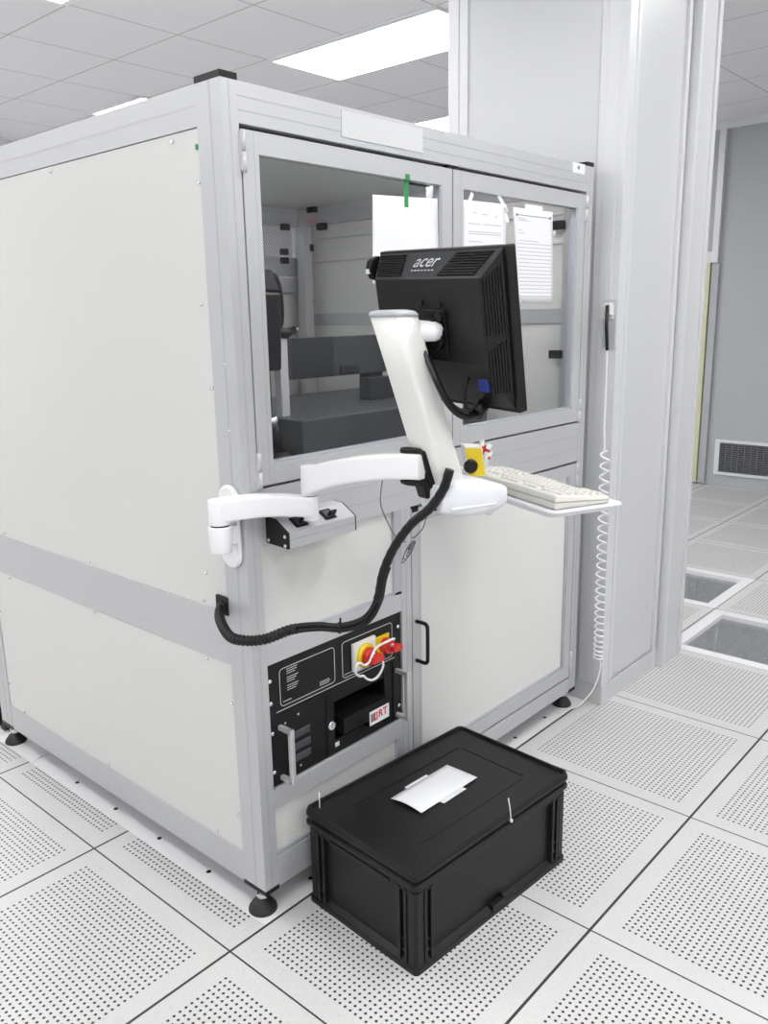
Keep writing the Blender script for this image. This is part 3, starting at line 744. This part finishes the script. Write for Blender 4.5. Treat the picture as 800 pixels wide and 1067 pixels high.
# arm to tray + tray
KN = Vector((.641,-.449,.9955)); kh = math.radians(67); kx = Vector((math.cos(kh),math.sin(kh),0)); ky = Vector((kx.y,-kx.x,0))   # ky toward the operator
KM = frame(KN, kx, -ky, up)   # x along the long side, -y toward the operator
def tray(b):
    def rr(x0, x1, y0, y1, r, z):
        pts = []
        for (cx, cy, a0) in ((x1-r,y1-r,0),(x0+r,y1-r,90),(x0+r,y0+r,180),(x1-r,y0+r,270)):
            for k in range(6): a = math.radians(a0+18*k); pts.append((cx+r*math.cos(a), cy+r*math.sin(a), z))
        return pts
    b.hexa(rr(.0,.46,-.170,.010,.02,-.018), rr(-.012,.475,-.194,.018,.02,-.006))
    b.hexa(rr(-.012,.475,-.194,.018,.02,-.006), rr(-.010,.473,-.192,.016,.02,-.0012))
b = MB(TRAYM); b.M = AI @ KM; tray(b); b.build('keyboard_tray', A_, .002)
prt('tray_arm', (TRAYM,), lambda b: b.tube([(.40,-.385,1.05),(.50,-.33,1.02),(.62,-.285,.975),(.74,-.24,.972)], [.022,.018,.010,.010], 12), A_, AI)

# ------------------------------------------------------------------ keyboard
K_ = thing('keyboard', 'ivory full-size computer keyboard lying on the swing-out tray', 'keyboard', KN)
KI = K_.matrix_world.inverted() @ KM
b = MB(KEYB, KEYB); b.M = KI
b.hexa([(0,0,0),(.455,0,0),(.455,-.155,0),(0,-.155,0)], [(0,0,.016),(.455,0,.016),(.455,-.157,.007),(0,-.157,.007)])
b.hexa([(-.001,.0,.0165),(.456,.0,.0165),(.456,-.158,.0075),(-.001,-.158,.0075)], [(.004,-.006,.031),(.451,-.006,.031),(.451,-.155,.016),(.004,-.155,.016)])
b.build('key_case', K_, .003)
kk = MB(KEYC); kk.hexa([(0,0,0),(.0175,0,0),(.0175,.0165,0),(0,.0165,0)], [(.002,.002,.0065),(.0155,.002,.0065),(.0155,.0145,.0065),(.002,.0145,.0065)])
key0 = kk.build('key', K_, .001); first = True
slope = math.atan2(.015,.149)
for r_ in range(6):
    for c_ in range(21):
        x = .012 + c_*.0192 + (.008 if c_ > 14 else 0) + (.008 if c_ > 17 else 0); 
        if r_ == 5 and (c_ > 12 or c_ in (4,8)): continue
        if r_ == 0 and 3 < c_ < 9: continue
        if x > .435: continue
        y = -.148 + r_*.0205 + (.006 if r_ == 5 else 0)
        z = .0165 + (y + .155)*.1 - .002
        o = key0 if first else key0.copy()
        if not first: COL.objects.link(o); o.parent = K_
        first = False
        o.matrix_local = KI @ Matrix.Translation((x,y,z)) @ Matrix.Rotation(slope, 4, 'X')

# yellow faced holder with markers, standing on the bracket beside the column
Y_ = thing('remote_holder', 'small white holder with yellow face and round black knob beside the column foot', 'holder', (.43,-.37,1.098))
YI = Y_.matrix_world.inverted()
YM = frame((.425,-.385,1.098), Vector((.80,-.60,0)), Vector((.60,.80,0)), up)
b = MB(PANEL_W, YEL); b.M = YI @ YM; b.hexa([(-.018,0,0),(.022,0,0),(.022,.032,0),(-.018,.032,0)], [(-.026,0,.066),(.012,0,.064),(.012,.032,.066),(-.026,.032,.068)],0); b.build('holder_body', Y_, .002)
b = MB(YEL); b.M = YI @ YM; b.hexa([(-.016,-.003,.002),(.020,-.003,.002),(.020,0,.002),(-.016,0,.002)], [(-.024,-.003,.062),(.010,-.003,.060),(.010,0,.060),(-.024,0,.062)]); b.build('yellow_face', Y_, .001)
b = MB(BLACK); b.M = YI @ YM; b.lathe((-.014,-.003,.024), [(.015,0),(.015,-.004),(.010,-.008)], ax=1); b.build('knob', Y_)
for i, (dx, dy, m_, tx, ty, ln) in enumerate(((.008,.012,PANEL_W,.22,.1,.072),(.018,.018,RED,.30,.1,.060),(.016,.010,PANEL_W,.40,.05,.066),(.022,.016,PANEL_W,.48,.0,.050))):
    p0 = YM @ Vector((dx,dy+.016,.0015)); d = (fx*tx + up).normalized()
    mk = MB(m_, REDT); mk.cyl(p0, p0+d*ln, .0055, n=12); 
    if m_ is not RED: mk.cyl(p0+d*(ln-.018), p0+d*(ln-.012), .0058, n=12, m=1)
    tag(mk.build('marker_pen'), ('white marker pen nearest the yellow faced holder','red marker pen behind the yellow faced holder','white marker pen leaning right of the red pen','short white marker pen leaning nearest the keyboard')[i], 'pen', 'marker pens beside the column')

# ------------------------------------------------------------------ monitor
N_ = thing('monitor', 'black flat-panel monitor seen from behind, mounted on the white arm column', 'monitor', prm)
NI = N_.matrix_world.inverted() @ MM
W2, H2 = .185, .1483; hb = .045
def shell(b):
    b.box((-W2,-.0217,-H2),(W2,0,H2),0)
housing = MB(MONB); housing.M = NI; shell(housing); housing.build('screen_frame', N_, .003)
b = MB(mat('lcd_panel', (.03,.032,.036), .15)); b.M = NI; b.box((-W2+.016,-.0223,-H2+.02),(W2-.016,-.0215,H2-.016)); b.build('screen', N_)
ob = [(-W2+.008,0,-H2+.006),(W2-.004,0,-H2+.006),(W2-.004,0,H2-.003),(-W2+.008,0,H2-.003)]
ib = [(-.1595,hb,-.050),(.128,hb,-.050),(.150,hb,.101),(-.160,hb,.101)]
ib = [(-.1595,hb,-.052),(.150,hb,-.052),(.150,hb,.101),(-.160,hb,.101)]
b = MB(MONB, MONS); b.M = NI
o_ = [b._v(p) for p in ob]; i_ = [b._v(p) for p in ib]
b._f(i_, 0); b._f(o_[::-1], 0)
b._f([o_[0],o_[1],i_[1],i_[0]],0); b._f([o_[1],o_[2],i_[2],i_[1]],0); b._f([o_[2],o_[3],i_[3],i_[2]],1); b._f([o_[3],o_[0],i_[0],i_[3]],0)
b.build('rear_shell', N_, .0025)
# vent ribs on top slope: helper frame on the slope
pA = Vector((0,0,H2-.003)); pB = Vector((0,hb,.101)); sl = (pB-pA); SLn = sl.length; sd = sl.normalized(); sn = Vector((1,0,0)).cross(sd).normalized()
if sn.z < 0: sn = -sn
TS = frame(pA, Vector((-1,0,0)), sd, sn)      # x to the right in view, y down the slope, z out
def vent_patch(x0, x1, x0b, x1b, name):
    v = MB(BLACK, MONB); v.M = NI @ TS
    v.hexa([(x0,.006,0),(x1,.006,0),(x1b,SLn-.005,0),(x0b,SLn-.005,0)], [(x0,.006,.0006),(x1,.006,.0006),(x1b,SLn-.005,.0006),(x0b,SLn-.005,.0006)],0)
    n = 9
    for k in range(n):
        t = (k+.5)/n; y = .006 + (SLn-.011)*t; xa = x0+(x0b-x0)*t; xb = x1+(x1b-x1)*t
        v.box((xa,y-.0014,.0006),(xb,y+.0014,.0030),1)
    v.build(name, N_)
vent_patch(-.170,-.088,-.146,-.068,'vent_ribs'); vent_patch(.062,.160,.040,.140,'vent_ribs')
LM = NI @ TS @ Matrix.Translation((-.012,SLn*.46,.0012))
FLIP = Matrix(((1,0,0,0),(0,-1,0,0),(0,0,-1,0),(0,0,0,1)))
FL2 = Matrix(((1,0,0,0),(0,-1,0,0),(0,0,1,0),(0,0,0,1)))
lg = text('acer', .040, LM @ Matrix.Translation((0,-.004,0)) @ FL2, STEEL, 'logo_lettering', N_, bold=.0004, shear=.15)
for o__ in (lg,): o__.data.flip_normals()
v = MB(STEEL); v.M = LM
for k in range(7): v.box((-.032+k*.010,.015,0),(-.026+k*.010,.018,.0004))
v.build('logo_underline', N_)
# side slope ribs (right side in view = local -x)
qA = Vector((-W2+.008,0,0)); qB = Vector((-.160,hb,0)); sd2 = (qB-qA).normalized(); sn2 = Vector((0,0,1)).cross(sd2).normalized()
if sn2.x > 0: sn2 = -sn2
TS2 = frame(qA, Vector((0,0,1)), sd2, sn2); S2 = (qB-qA).length
for (z0_, z1_) in ((.0,.098),(-.105,-.03)):
    v = MB(BLACK, MONB); v.M = NI @ TS2
    v.hexa([(z0_-.0,.006,0),(z1_+.022,.006,0),(z1_,S2-.004,0),(z0_,S2-.004,0)],[(z0_-.0,.006,.0006),(z1_+.022,.006,.0006),(z1_,S2-.004,.0006),(z0_,S2-.004,.0006)],0)
    for k in range(7):
        y = .008 + (S2-.014)*k/6; t = k/6
        v.box((z0_,y-.0016,.0006),(z1_+.020*(1-t),y+.0016,.003),1)
    v.build('vent_ribs', N_)
# lock knob at the far edge
v = MB(BLACK); v.M = NI; v.lathe((W2+.004,.004,.116), [(.025,-.006),(.025,.012),(.018,.019)], n=8, ax=0); v.build('lock_knob', N_)
v = MB(WHITE); v.M = NI; v.box((W2+.003,.0265,.109),(W2+.015,.0295,.119)); v.build('knob_label', N_)
v = MB(BLACK); v.M = NI; v.cyl((.01,hb,.058),(.01,hb+.004,.058),.007,n=14); v.cyl((-.045,hb,.055),(-.045,hb+.004,.055),.006,n=14); v.build('screw_boss', N_)
# video plug and cable
v = MB(BLUE); v.M = NI; v.box((-.140,.014,-.107),(-.112,.030,-.064)); v.build('video_plug', N_, .003)
cab = smooth_path([(.247,-.398,1.352),(.243,-.412,1.331),(.247,-.428,1.296),(.260,-.440,1.265),(.285,-.452,1.243),(.318,-.459,1.243),(.345,-.460,1.262),(.352,-.460,1.285)], 6)
v = MB(BLACK, DARKG2); v.M = N_.matrix_world.inverted(); v.tube(cab, .0065, 12, 0); v.tube([p+Vector((-.004,.004,.012)) for p in cab], .004, 8, 1)
v.cyl((.318,-.459,1.243),(.346,-.461,1.266),.013,n=14); v.build('video_cable', N_)
lp = [Vector((.325+.036*math.cos(a), -.452-.0*a, 1.283+.040*math.sin(a))) for a in [math.radians(20*k) for k in range(0,16)]]
v = MB(BLACK); v.M = N_.matrix_world.inverted(); v.tube(lp, .0035, 8); v.build('video_cable', N_)

# ------------------------------------------------------------------ big black hose from the corner to the column
hp = [(.135,.111,.785),(.118,.108,.785),(.087,.073,.774),(.047,-.008,.768),(.046,-.053,.768),(.078,-.088,.769),(.119,-.128,.788),(.156,-.168,.793),(.189,-.206,.790),(.219,-.248,.809),(.230,-.275,.856),(.233,-.289,.914),(.242,-.311,.969),(.253,-.348,1.023),(.268,-.384,1.058),(.273,-.415,1.101),(.279,-.426,1.14)]
G_ = thing('cable_hose', 'black bundled cable hose drooping from the corner port to the column foot', 'cable', (.12,.05,.77))
GI = G_.matrix_world.inverted()
full = smooth_path(hp, 14)
i1 = 6*14+4; i2 = 10*14
seg = full[:i1]
# resample for corrugation
def resample(pts, step):
    out = [pts[0]]; acc = 0
    for a, b_ in zip(pts, pts[1:]):
        d = (b_-a).length
        while acc + d >= step:
            t = (step-acc)/d; a = a.lerp(b_, t); out.append(a.copy()); d = (b_-a).length; acc = 0
        acc += d
    return out
rs = resample(seg, .0022)
prt('corrugated_sleeve', (BLACKM,), lambda b: b.tube(rs, [.0118 if (i//2)%2 else .0102 for i in range(len(rs))], 14), G_, GI)
prt('cable', (BLACK,), lambda b: b.tube([p+Vector((0,0,.005)) for p in full[i1-6:i2+20]], .0058, 10), G_, GI)
prt('cable', (BLACK,), lambda b: b.tube([p+Vector((.004,-.004,-.005)) for p in full[i1-6:i2+20]], .0052, 10), G_, GI)
prt('cable', (CAPG,), lambda b: b.tube([p+Vector((.013,.004,-.002)) for p in full[i2:-24]], .0026, 8), G_, GI)
rs2 = resample(full[i2:], .003)
prt('spiral_wrap', (BLACK,), lambda b: b.tube(rs2, [.0094+.0003*math.sin(i*.9) for i in range(len(rs2))], 12), G_, GI)
tp = full[8*14]
prt('cable_tie', (BLACK,), lambda b: (b.cyl(tp+Vector((-.004,.004,0)), tp+Vector((.001,-.001,0)), .0125, n=14), b.box(tp+Vector((-.001,-.001,.010)), tp+Vector((.002,.002,.022)))), G_, GI)
prt('cable_tie', (BLACK,), lambda b: b.box(full[-30]+Vector((.008,-.010,-.002)), full[-30]+Vector((.020,-.006,.002))), G_, GI)
# thin grey wire with tied bundle
V_ = thing('thin_wire', 'thin grey wire hanging from the upper arm with a tied coil at its end', 'wire', (.28,-.30,1.0))
VI = V_.matrix_world.inverted()
prt('wire', (WIREG,), lambda b: b.tube(smooth_path([(.262,-.272,1.125),(.254,-.270,1.085),(.256,-.266,1.055),(.272,-.264,1.022),(.278,-.285,.985),(.288,-.305,.972)],6), .0013, 6), V_, VI)
prt('wire', (WIREG,), lambda b: b.tube(smooth_path([(.318,-.36,1.06),(.302,-.35,1.03),(.291,-.348,1.008),(.282,-.335,.990),(.288,-.322,.985)],6), .0013, 6), V_, VI)
def bund(b):
    for k in range(4):
        o = Vector((random.uniform(-.002,.002), random.uniform(-.002,.002), 0))
        c0 = Vector((.290,-.318,.964)); ax = Vector((-.024,.012,-.044)).normalized(); sd_ = ax.cross(Vector((.7,.7,.0))).normalized()
        pts = [c0+o+ax*((.014+.004*k)*math.cos(t)+.004*k)+sd_*(.003+.0015*k)*math.sin(t)*(.6 if k%2 else 1) for t in [2*PI*i/18 for i in range(19)]]
        b.tube(pts, .0011, 6)
    b.cyl(Vector((.290,-.318,.964))-Vector((-.24,.12,-.44)).normalized()*.008,Vector((.290,-.318,.964))+Vector((-.24,.12,-.44)).normalized()*.008,.0045,n=10)
prt('wire_bundle', (WIREG,), bund, V_, VI)

# ------------------------------------------------------------------ papers on the doors
def paper(tl, tr, br, bl, y, label, curl=.0, lines=(), name='paper_sheet'):
    t = thing(name, label, 'paper', (tl[0], y, bl[1]), 'paper sheets taped to the glass doors')
    iv = t.matrix_world.inverted(); b = MB(WHITE, INK); b.M = iv; n = 10
    def P(u, v, off=0):
        x = (tl[0]*(1-u)+tr[0]*u)*(1-v) + (bl[0]*(1-u)+br[0]*u)*v; z = (tl[1]*(1-u)+tr[1]*u)*(1-v) + (bl[1]*(1-u)+br[1]*u)*v
        return (x, y - curl*((1-u)**2)*(.3+.7*v) - off, z)
    b.grid([[P(i/n, j/n) for i in range(n+1)] for j in range(n+1)])
    b.build('sheet', t, solid=.0003)
    if lines:
        q = MB(INK); q.M = iv
        for v, u0, u1 in lines:
            q.quad([P(u0,v,.0004),P(u1,v,.0004),P(u1,v+.009,.0004),P(u0,v+.009,.0004)])
        q.build('printed_lines', t)
    return t, iv
YP = Y0+.0075
t1, iv1 = paper((.558,1.708),(.812,1.721),(.819,1.499),(.538,1.505), YP-.001, 'blank white sheet hung with green tape on the left glass door', .018)
prt('tape', (GREEN,), lambda b: (b.box((.678,YP-.004,1.690),(.692,YP-.002,1.752)), b.box((.678,Y0-.002,1.750),(.692,Y0-.0005,1.766)), b.box((.678,Y0-.002,1.75),(.692,YP,1.7515))), t1, iv1)
ls = [(.10,.22,.30),(.11,.42,.55),(.12,.72,.78),(.20,.12,.40),(.20,.45,.88),(.27,.12,.88),(.29,.12,.88),(.36,.14,.45),(.42,.12,.85),(.46,.12,.80),(.52,.12,.3),(.60,.12,.8),(.68,.12,.8),(.76,.12,.6)]
t2, iv2 = paper((.922,1.728),(1.131,1.733),(1.131,1.44),(.922,1.44), YP-.001, 'printed white sheet taped at both top corners, behind the monitor top', 0, ls)
def tp2(b):
    for (xa, za, xb, zb) in ((.945,1.715,.965,1.748),(1.088,1.755,1.135,1.712),(1.115,1.72,1.140,1.685)):
        d = Vector((xb-xa,0,zb-za)).normalized(); s_ = Vector((-d.z,0,d.x))*.007; a = Vector((xa,YP-.0018,za)); c2 = Vector((xb,YP-.0018,zb))
        b.quad([a-s_,c2-s_,c2+s_,a+s_])
prt('tape', (TAPE,), tp2, t2, iv2)
ls = [(.10,.08,.30),(.12,.10,.38),(.22,.08,.20),(.25,.08,.25),(.33,.08,.6)] + [(.36+.04*k,.04,.96) for k in range(15)]
t3, iv3 = paper((1.166,1.728),(1.385,1.731),(1.400,1.460),(1.206,1.460), YP-.001, 'long printed list sheet on the right glass door beside the monitor', 0, ls)
prt('tape', (TAPE,), lambda b: b.box((1.227,YP-.0025,1.722),(1.323,YP-.0012,1.742)), t3, iv3)
prt('black_bar', (INKD,), lambda b: (b.hexa([(1.185,YP-.002,1.7085),(1.372,YP-.002,1.7105),(1.372,YP-.001,1.7105),(1.185,YP-.001,1.7085)],[(1.185,YP-.002,1.7105),(1.372,YP-.002,1.7125),(1.372,YP-.001,1.7125),(1.185,YP-.001,1.7105)]), b.box((1.181,YP-.0025,1.706),(1.190,YP-.0008,1.713)), b.box((1.366,YP-.0025,1.708),(1.375,YP-.0008,1.715))), t3, iv3)

# ------------------------------------------------------------------ things inside the enclosure
q = thing('robot', 'black upright robot head with yellow stripe behind the left glass door', 'robot', (.55,.45,1.03)); qi = q.matrix_world.inverted()
prt('robot_body', (BLACK,), lambda b: (b.hexa([(.560,.42,1.285),(.615,.42,1.285),(.615,.50,1.285),(.560,.50,1.285)],[(.555,.42,1.50),(.625,.42,1.50),(.625,.50,1.50),(.555,.50,1.50)]), b.hexa([(.555,.42,1.50),(.625,.42,1.50),(.625,.50,1.50),(.555,.50,1.50)],[(.570,.43,1.56),(.605,.43,1.56),(.605,.49,1.56),(.570,.49,1.56)])), q, qi, .008)
prt('robot_hose', (BLACK,), lambda b: b.tube(smooth_path([(.60,.46,1.52),(.625,.45,1.545),(.645,.45,1.50),(.645,.45,1.42),(.62,.45,1.38)],6), .008, 10), q, qi)
prt('yellow_stripe', (YEL,), lambda b: b.box((.618,.44,1.34),(.632,.46,1.44)), q, qi, .002)
prt('gripper', (BLACK, STEEL), lambda b: (b.tube([(.61,.45,1.392),(.66,.45,1.385),(.695,.45,1.395)], [.016,.015,.010], 10), b.cyl((.69,.45,1.396),(.715,.45,1.397),.004,n=8,m=1)), q, qi)
prt('robot_column', (ALU, BLACK), lambda b: (b.box((.635,.45,1.10),(.665,.48,1.385)), b.box((.575,.46,1.03),(.605,.49,1.29),1)), q, qi, .002)
prt('robot_base', (BLACK, STEEL), lambda b: (b.lathe((.535,.36,1.03), [(.06,0),(.058,.02),(.035,.04)]), b.cyl((.535,.36,1.065),(.525,.37,1.15),.018,.014,n=14,m=0), b.cyl((.525,.37,1.14),(.520,.37,1.165),.018,n=12,m=1)), q, qi)
m1 = MB(DARKG); m1.box((.60,.33,1.031),(1.50,.95,1.150)); tag(m1.build('process_table', None, .004), 'low dark grey process table inside the enclosure behind the left door', 'table')
m2 = MB(DARKG2, DARKG); m2.box((1.0,.80,1.219),(1.204,.86,1.36),0); m2.box((1.204,.802,1.219),(1.50,.86,1.36),1); m2.box((1.235,.795,1.224),(1.335,.803,1.253),0)
m2.box((1.40,.81,1.151),(1.48,.86,1.22),0)
tag(m2.build('machine_beam', None, .003), 'dark grey horizontal crossbeam inside the enclosure above the table', 'beam')
m3 = MB(DARKG2); m3.box((1.12,.55,1.151),(1.45,.60,1.225)); tag(m3.build('machine_housing', None, .004), 'charcoal housing box on the process table under the crossbeam', 'box')

# ------------------------------------------------------------------ floor cover sheets
hol = [(.143,.27+.227*k,.0062) for k in range(4)] + [(.30+.1945*k,.043,.0062) for k in range(7)]
for nm, out, hs, lab in (
    ('cover_sheet', [(.107,.003),(1.684,.003),(1.684,1.19),(.175,1.19),(.150,1.196),(.125,1.185),(.107,1.175)], hol, 'white perforated cover sheet on the floor under the enclosure, nearer piece'),
    ('cover_sheet', [(.107,1.180),(.125,1.190),(.150,1.201),(.175,1.195),(1.684,1.195),(1.684,2.3),(.107,2.3)], [(.143,1.62,.0062),(.143,1.85,.0062)], 'white cover sheet on the floor under the rear left foot, farther piece')):
    sh = plate(nm, out, hs, .0004, .0026, SHEET); tag(sh, lab, 'floor sheet')
    b = MB(BLACK)
    for (x_, y_, r_) in hs: b.cyl((x_,y_,.0006),(x_,y_,.0029), r_*1.12, n=16)
    b.build('screw_holes', sh)

# black castor of equipment further back at the left edge
z = thing('equipment_castor', 'black swivel castor at the far left edge behind the enclosure', 'castor', (.165,1.50,0)); zi = z.matrix_world.inverted()
prt('wheel', (RUB,), lambda b: b.lathe((.162,1.49,.036), [(.02,-.014),(.035,-.010),(.035,.010),(.02,.014)], ax=0), z, zi)
prt('castor_fork', (BLACK,), lambda b: (b.box((.139,1.475,.03),(.145,1.52,.095)), b.box((.179,1.475,.03),(.185,1.52,.095)), b.box((.127,1.445,.095),(.197,1.55,.110))), z, zi, .001)

# ------------------------------------------------------------------ crate
T_ = thing('storage_crate', 'black plastic euro storage crate with lid standing before the enclosure', 'crate', (.520,-.216,0))
ang = math.radians(-4.0)
TI = T_.matrix_world.inverted() @ Matrix.Translation((.520,-.216,0)) @ Matrix.Rotation(ang, 4, 'Z')
LX, LY, HZ = .292, .187, .258
def rr(x, y, r, z, n=5):
    pts = []
    for (sx, sy, a0) in ((1,1,0),(-1,1,90),(-1,-1,180),(1,-1,270)):
        for k in range(n): a = math.radians(a0+90*k/(n-1)); pts.append((sx*(x-r)+r*math.cos(a), sy*(y-r)+r*math.sin(a), z))
    return pts
def body(b):
    b.hexa(rr(LX-.016,LY-.016,.012,.004), rr(LX-.016,LY-.016,.012,.225))       # inner wall
    b.hexa(rr(LX-.001,LY-.001,.012,.0), rr(LX-.001,LY-.001,.012,.014))          # base lip
    b.hexa(rr(LX-.003,LY-.003,.012,.014), rr(LX-.016,LY-.016,.012,.026))
    b.hexa(rr(LX-.006,LY-.006,.014,.198), rr(LX-.006,LY-.006,.014,.2165))       # upper band
    b.hexa(rr(LX-.003,LY-.003,.015,.2155), rr(LX+.003,LY+.003,.018,.219))        # bead
    b.hexa(rr(LX+.003,LY+.003,.018,.219), rr(LX+.003,LY+.003,.018,.227))
    b.hexa(rr(LX+.003,LY+.003,.018,.227), rr(LX-.004,LY-.004,.015,.2305))
    for sx in (1,-1):
        for sy in (1,-1):
            b.hexa(*[[(sx*q[0],sy*q[1],z_) for q in ((LX-.030,LY-.005),(LX-.012,LY-.005),(LX-.005,LY-.012),(LX-.005,LY-.030),(LX-.012,LY-.034),(LX-.034,LY-.012))] for z_ in (.012,.205)])
            for k in (1,2):
                x = sx*(LX-.018-k*.020); b.box((x-.0045,sy*(LY-.018),.014),(x+.0045,sy*(LY-.004),.205))
                y = sy*(LY-.018-k*.020); b.box((sx*(LX-.018),y-.0045,.014),(sx*(LX-.004),y+.0045,.205))
            for z_ in (.040,.068):
                b.box((sx*(LX-.058),sy*(LY-.018),z_),(sx*(LX-.012),sy*(LY-.007),z_+.006))
                b.box((sx*(LX-.018),sy*(LY-.058),z_),(sx*(LX-.007),sy*(LY-.012),z_+.006))
    for sy in (1,-1):                                                            # long side foot notch
        b.box((-.02,sy*(LY-.014),.010),(.03,sy*(LY-.001),.030)); b.box((.022,sy*(LY-.014),.028),(.034,sy*(LY-.004),.038))
    for sx in (1,-1):                                                            # hand grip
        b.box((sx*(LX-.016),-.10,.196),(sx*(LX-.003),.10,.206)); b.box((sx*(LX-.016),-.075,.190),(sx*(LX-.006),-.03,.197))
bd = MB(CRATE); bd.M = TI; body(bd); bd.build('crate_body', T_, .0018)
def lid(b):
    b.hexa(rr(LX-.001,LY-.001,.016,.2405), rr(LX+.003,LY+.003,.018,.243)); b.hexa(rr(LX+.003,LY+.003,.018,.243), rr(LX+.003,LY+.003,.018,.250)); b.hexa(rr(LX+.003,LY+.003,.018,.250), rr(LX+.001,LY+.001,.015,.254))
    b.hexa(rr(LX-.005,LY-.005,.014,.2305), rr(LX-.005,LY-.005,.014,.241))
    outer = rr(LX+.001,LY+.001,.015,.254); inner = rr(LX-.008,LY-.008,.012,.254); o2 = rr(LX-.001,LY-.001,.015,.2615); i2_ = rr(LX-.006,LY-.006,.013,.2615)
    n = len(outer)
    for i in range(n):
        j = (i+1)%n
        b.hexa([outer[i],outer[j],inner[j],inner[i]],[o2[i],o2[j],i2_[j],i2_[i]])
    # raised mould line
    b.box((-.195,.110,.254),(.195,.114,.2556)); b.box((-.195,-.114,.254),(.195,-.110,.2552)); b.box((-.199,-.112,.254),(-.195,.112,.2550)); b.box((.20,-.105,.254),(.207,.100,.2556))
ld = MB(CRATE); ld.M = TI; lid(ld); ld.build('crate_lid', T_, .0012)
zt = MB(TAPE); zt.M = T_.matrix_world.inverted(); zt.tube([(.545,-.409,.243),(.544,-.407,.27),(.542,-.403,.298)], .0015, 6); zt.box((.5425,-.4135,.236),(.5475,-.408,.243)); zt.build('zip_tie', T_)
zt = MB(TAPE); zt.M = T_.matrix_world.inverted(); zt.tube([(.268,-.035,.255),(.272,-.031,.27),(.280,-.022,.287)], .0014, 6); zt.build('zip_tie', T_)
# folded papers on the lid
ZP = .2568
def fold(b):
    rows = []
    for j in range(7):
        v = j/6; row = []
        for i in range(13):
            u = i/12; x = .408 + u*.217; y = -.243 + (.098-.0*u)*v + u*(-.010) ; zc = ZP + .0022 + .006*math.sin(v*PI)*(.25 if u > .5 else .9)*(1-u*.7)
            row.append((x, y, zc))
        rows.append(row)
    b.grid(rows); 
pp = MB(WHITE); fold(pp); pf = pp.build('folded_paper', None, solid=.0012); tag(pf, 'folded white paper bundle lying on the black crate lid, on top', 'paper')
pp = MB(WHITE); pp.hexa([(.470,-.150,ZP-.0008),(.470,-.137,ZP-.0008),(.552,-.142,ZP-.0008),(.566,-.262,ZP-.0008),(.478,-.258,ZP-.0008)],[(.470,-.150,ZP+.0006),(.470,-.137,ZP+.0006),(.552,-.142,ZP+.0006),(.566,-.262,ZP+.0006),(.478,-.258,ZP+.0006)])
tag(pp.build('paper_slip'), 'narrow white paper slip sticking out under the folded paper on the crate', 'paper')

# ------------------------------------------------------------------ coiled cord on the pillar
W_ = thing('coiled_cord', 'white coiled wrist strap cord hanging down the pillar from a black stick', 'cord', (1.66,-.05,0)); WI = W_.matrix_world.inverted()
prt('hook_plate', (PANEL_W,), lambda b: (b.box((1.682,-.050,1.405),(1.689,.0,1.452)), b.box((1.668,-.048,1.42),(1.689,-.020,1.46))), W_, WI, .003)
prt('hook_back', (ALU,), lambda b: b.box((1.685,-.058,1.31),(1.6895,-.012,1.47)), W_, WI, .001)
prt('black_stick', (BLACK,), lambda b: b.tube([(1.664,-.036,1.452),(1.660,-.038,1.38),(1.660,-.044,1.304)], [.0055,.006,.0055], 12), W_, WI)
cpts = smooth_path([(1.660,-.044,1.304),(1.660,-.045,1.2),(1.660,-.045,1.05),(1.659,-.050,.99),(1.656,-.052,.962)], 8)
coil = []
z0c, z1c, turns = .962, .200, 26
N = turns*18
for i in range(N):
    t = i/(N-1); zz = z0c + (z1c-z0c)*(t**.88 if False else (1-(1-t)**1.35)); a = 2*PI*turns*t
    coil.append(Vector((1.650+.0135*math.cos(a), -.058-.006*t+.0155*math.sin(a), zz)))
tail = smooth_path([(1.664,-.064,.196),(1.660,-.070,.16),(1.640,-.060,.09),(1.612,-.040,.045),(1.58,-.016,.018),(1.555,.02,.008)], 8)
prt('cord_lead', (CORDM,), lambda b: b.tube(cpts, .0028, 8), W_, WI)
prt('cord_coil', (CORDM,), lambda b: b.tube(coil, .0034, 7), W_, WI)
prt('cord_lead', (CORDM,), lambda b: b.tube(tail, .0028, 8), W_, WI)

# ------------------------------------------------------------------ world, camera, view
wd = bpy.data.worlds.new('world'); SC.world = wd; wd.use_nodes = True
wd.node_tree.nodes['Background'].inputs[0].default_value = (1,1,1,1); wd.node_tree.nodes['Background'].inputs[1].default_value = .25
cam = bpy.data.cameras.new('camera'); co = bpy.data.objects.new('camera', cam); COL.objects.link(co)
R = ((0.66222574,-0.74910045,-0.01748099),(-0.18155824,-0.13778079,-0.97368016),(0.7269757,0.64796989,-0.22724735))
co.matrix_world = Matrix(((R[0][0],-R[1][0],-R[2][0],-.99266383),(R[0][1],-R[1][1],-R[2][1],-1.3877352),(R[0][2],-R[1][2],-R[2][2],1.42866603),(0,0,0,1)))
cam.sensor_fit = 'HORIZONTAL'; cam.sensor_width = 36; cam.lens = 873.467*36/800; cam.clip_start = .05
SC.camera = co
vs = SC.view_settings; vs.view_transform = 'Standard'; vs.look = 'None'; vs.gamma = 1; vs.use_curve_mapping = False; vs.exposure = 0.27
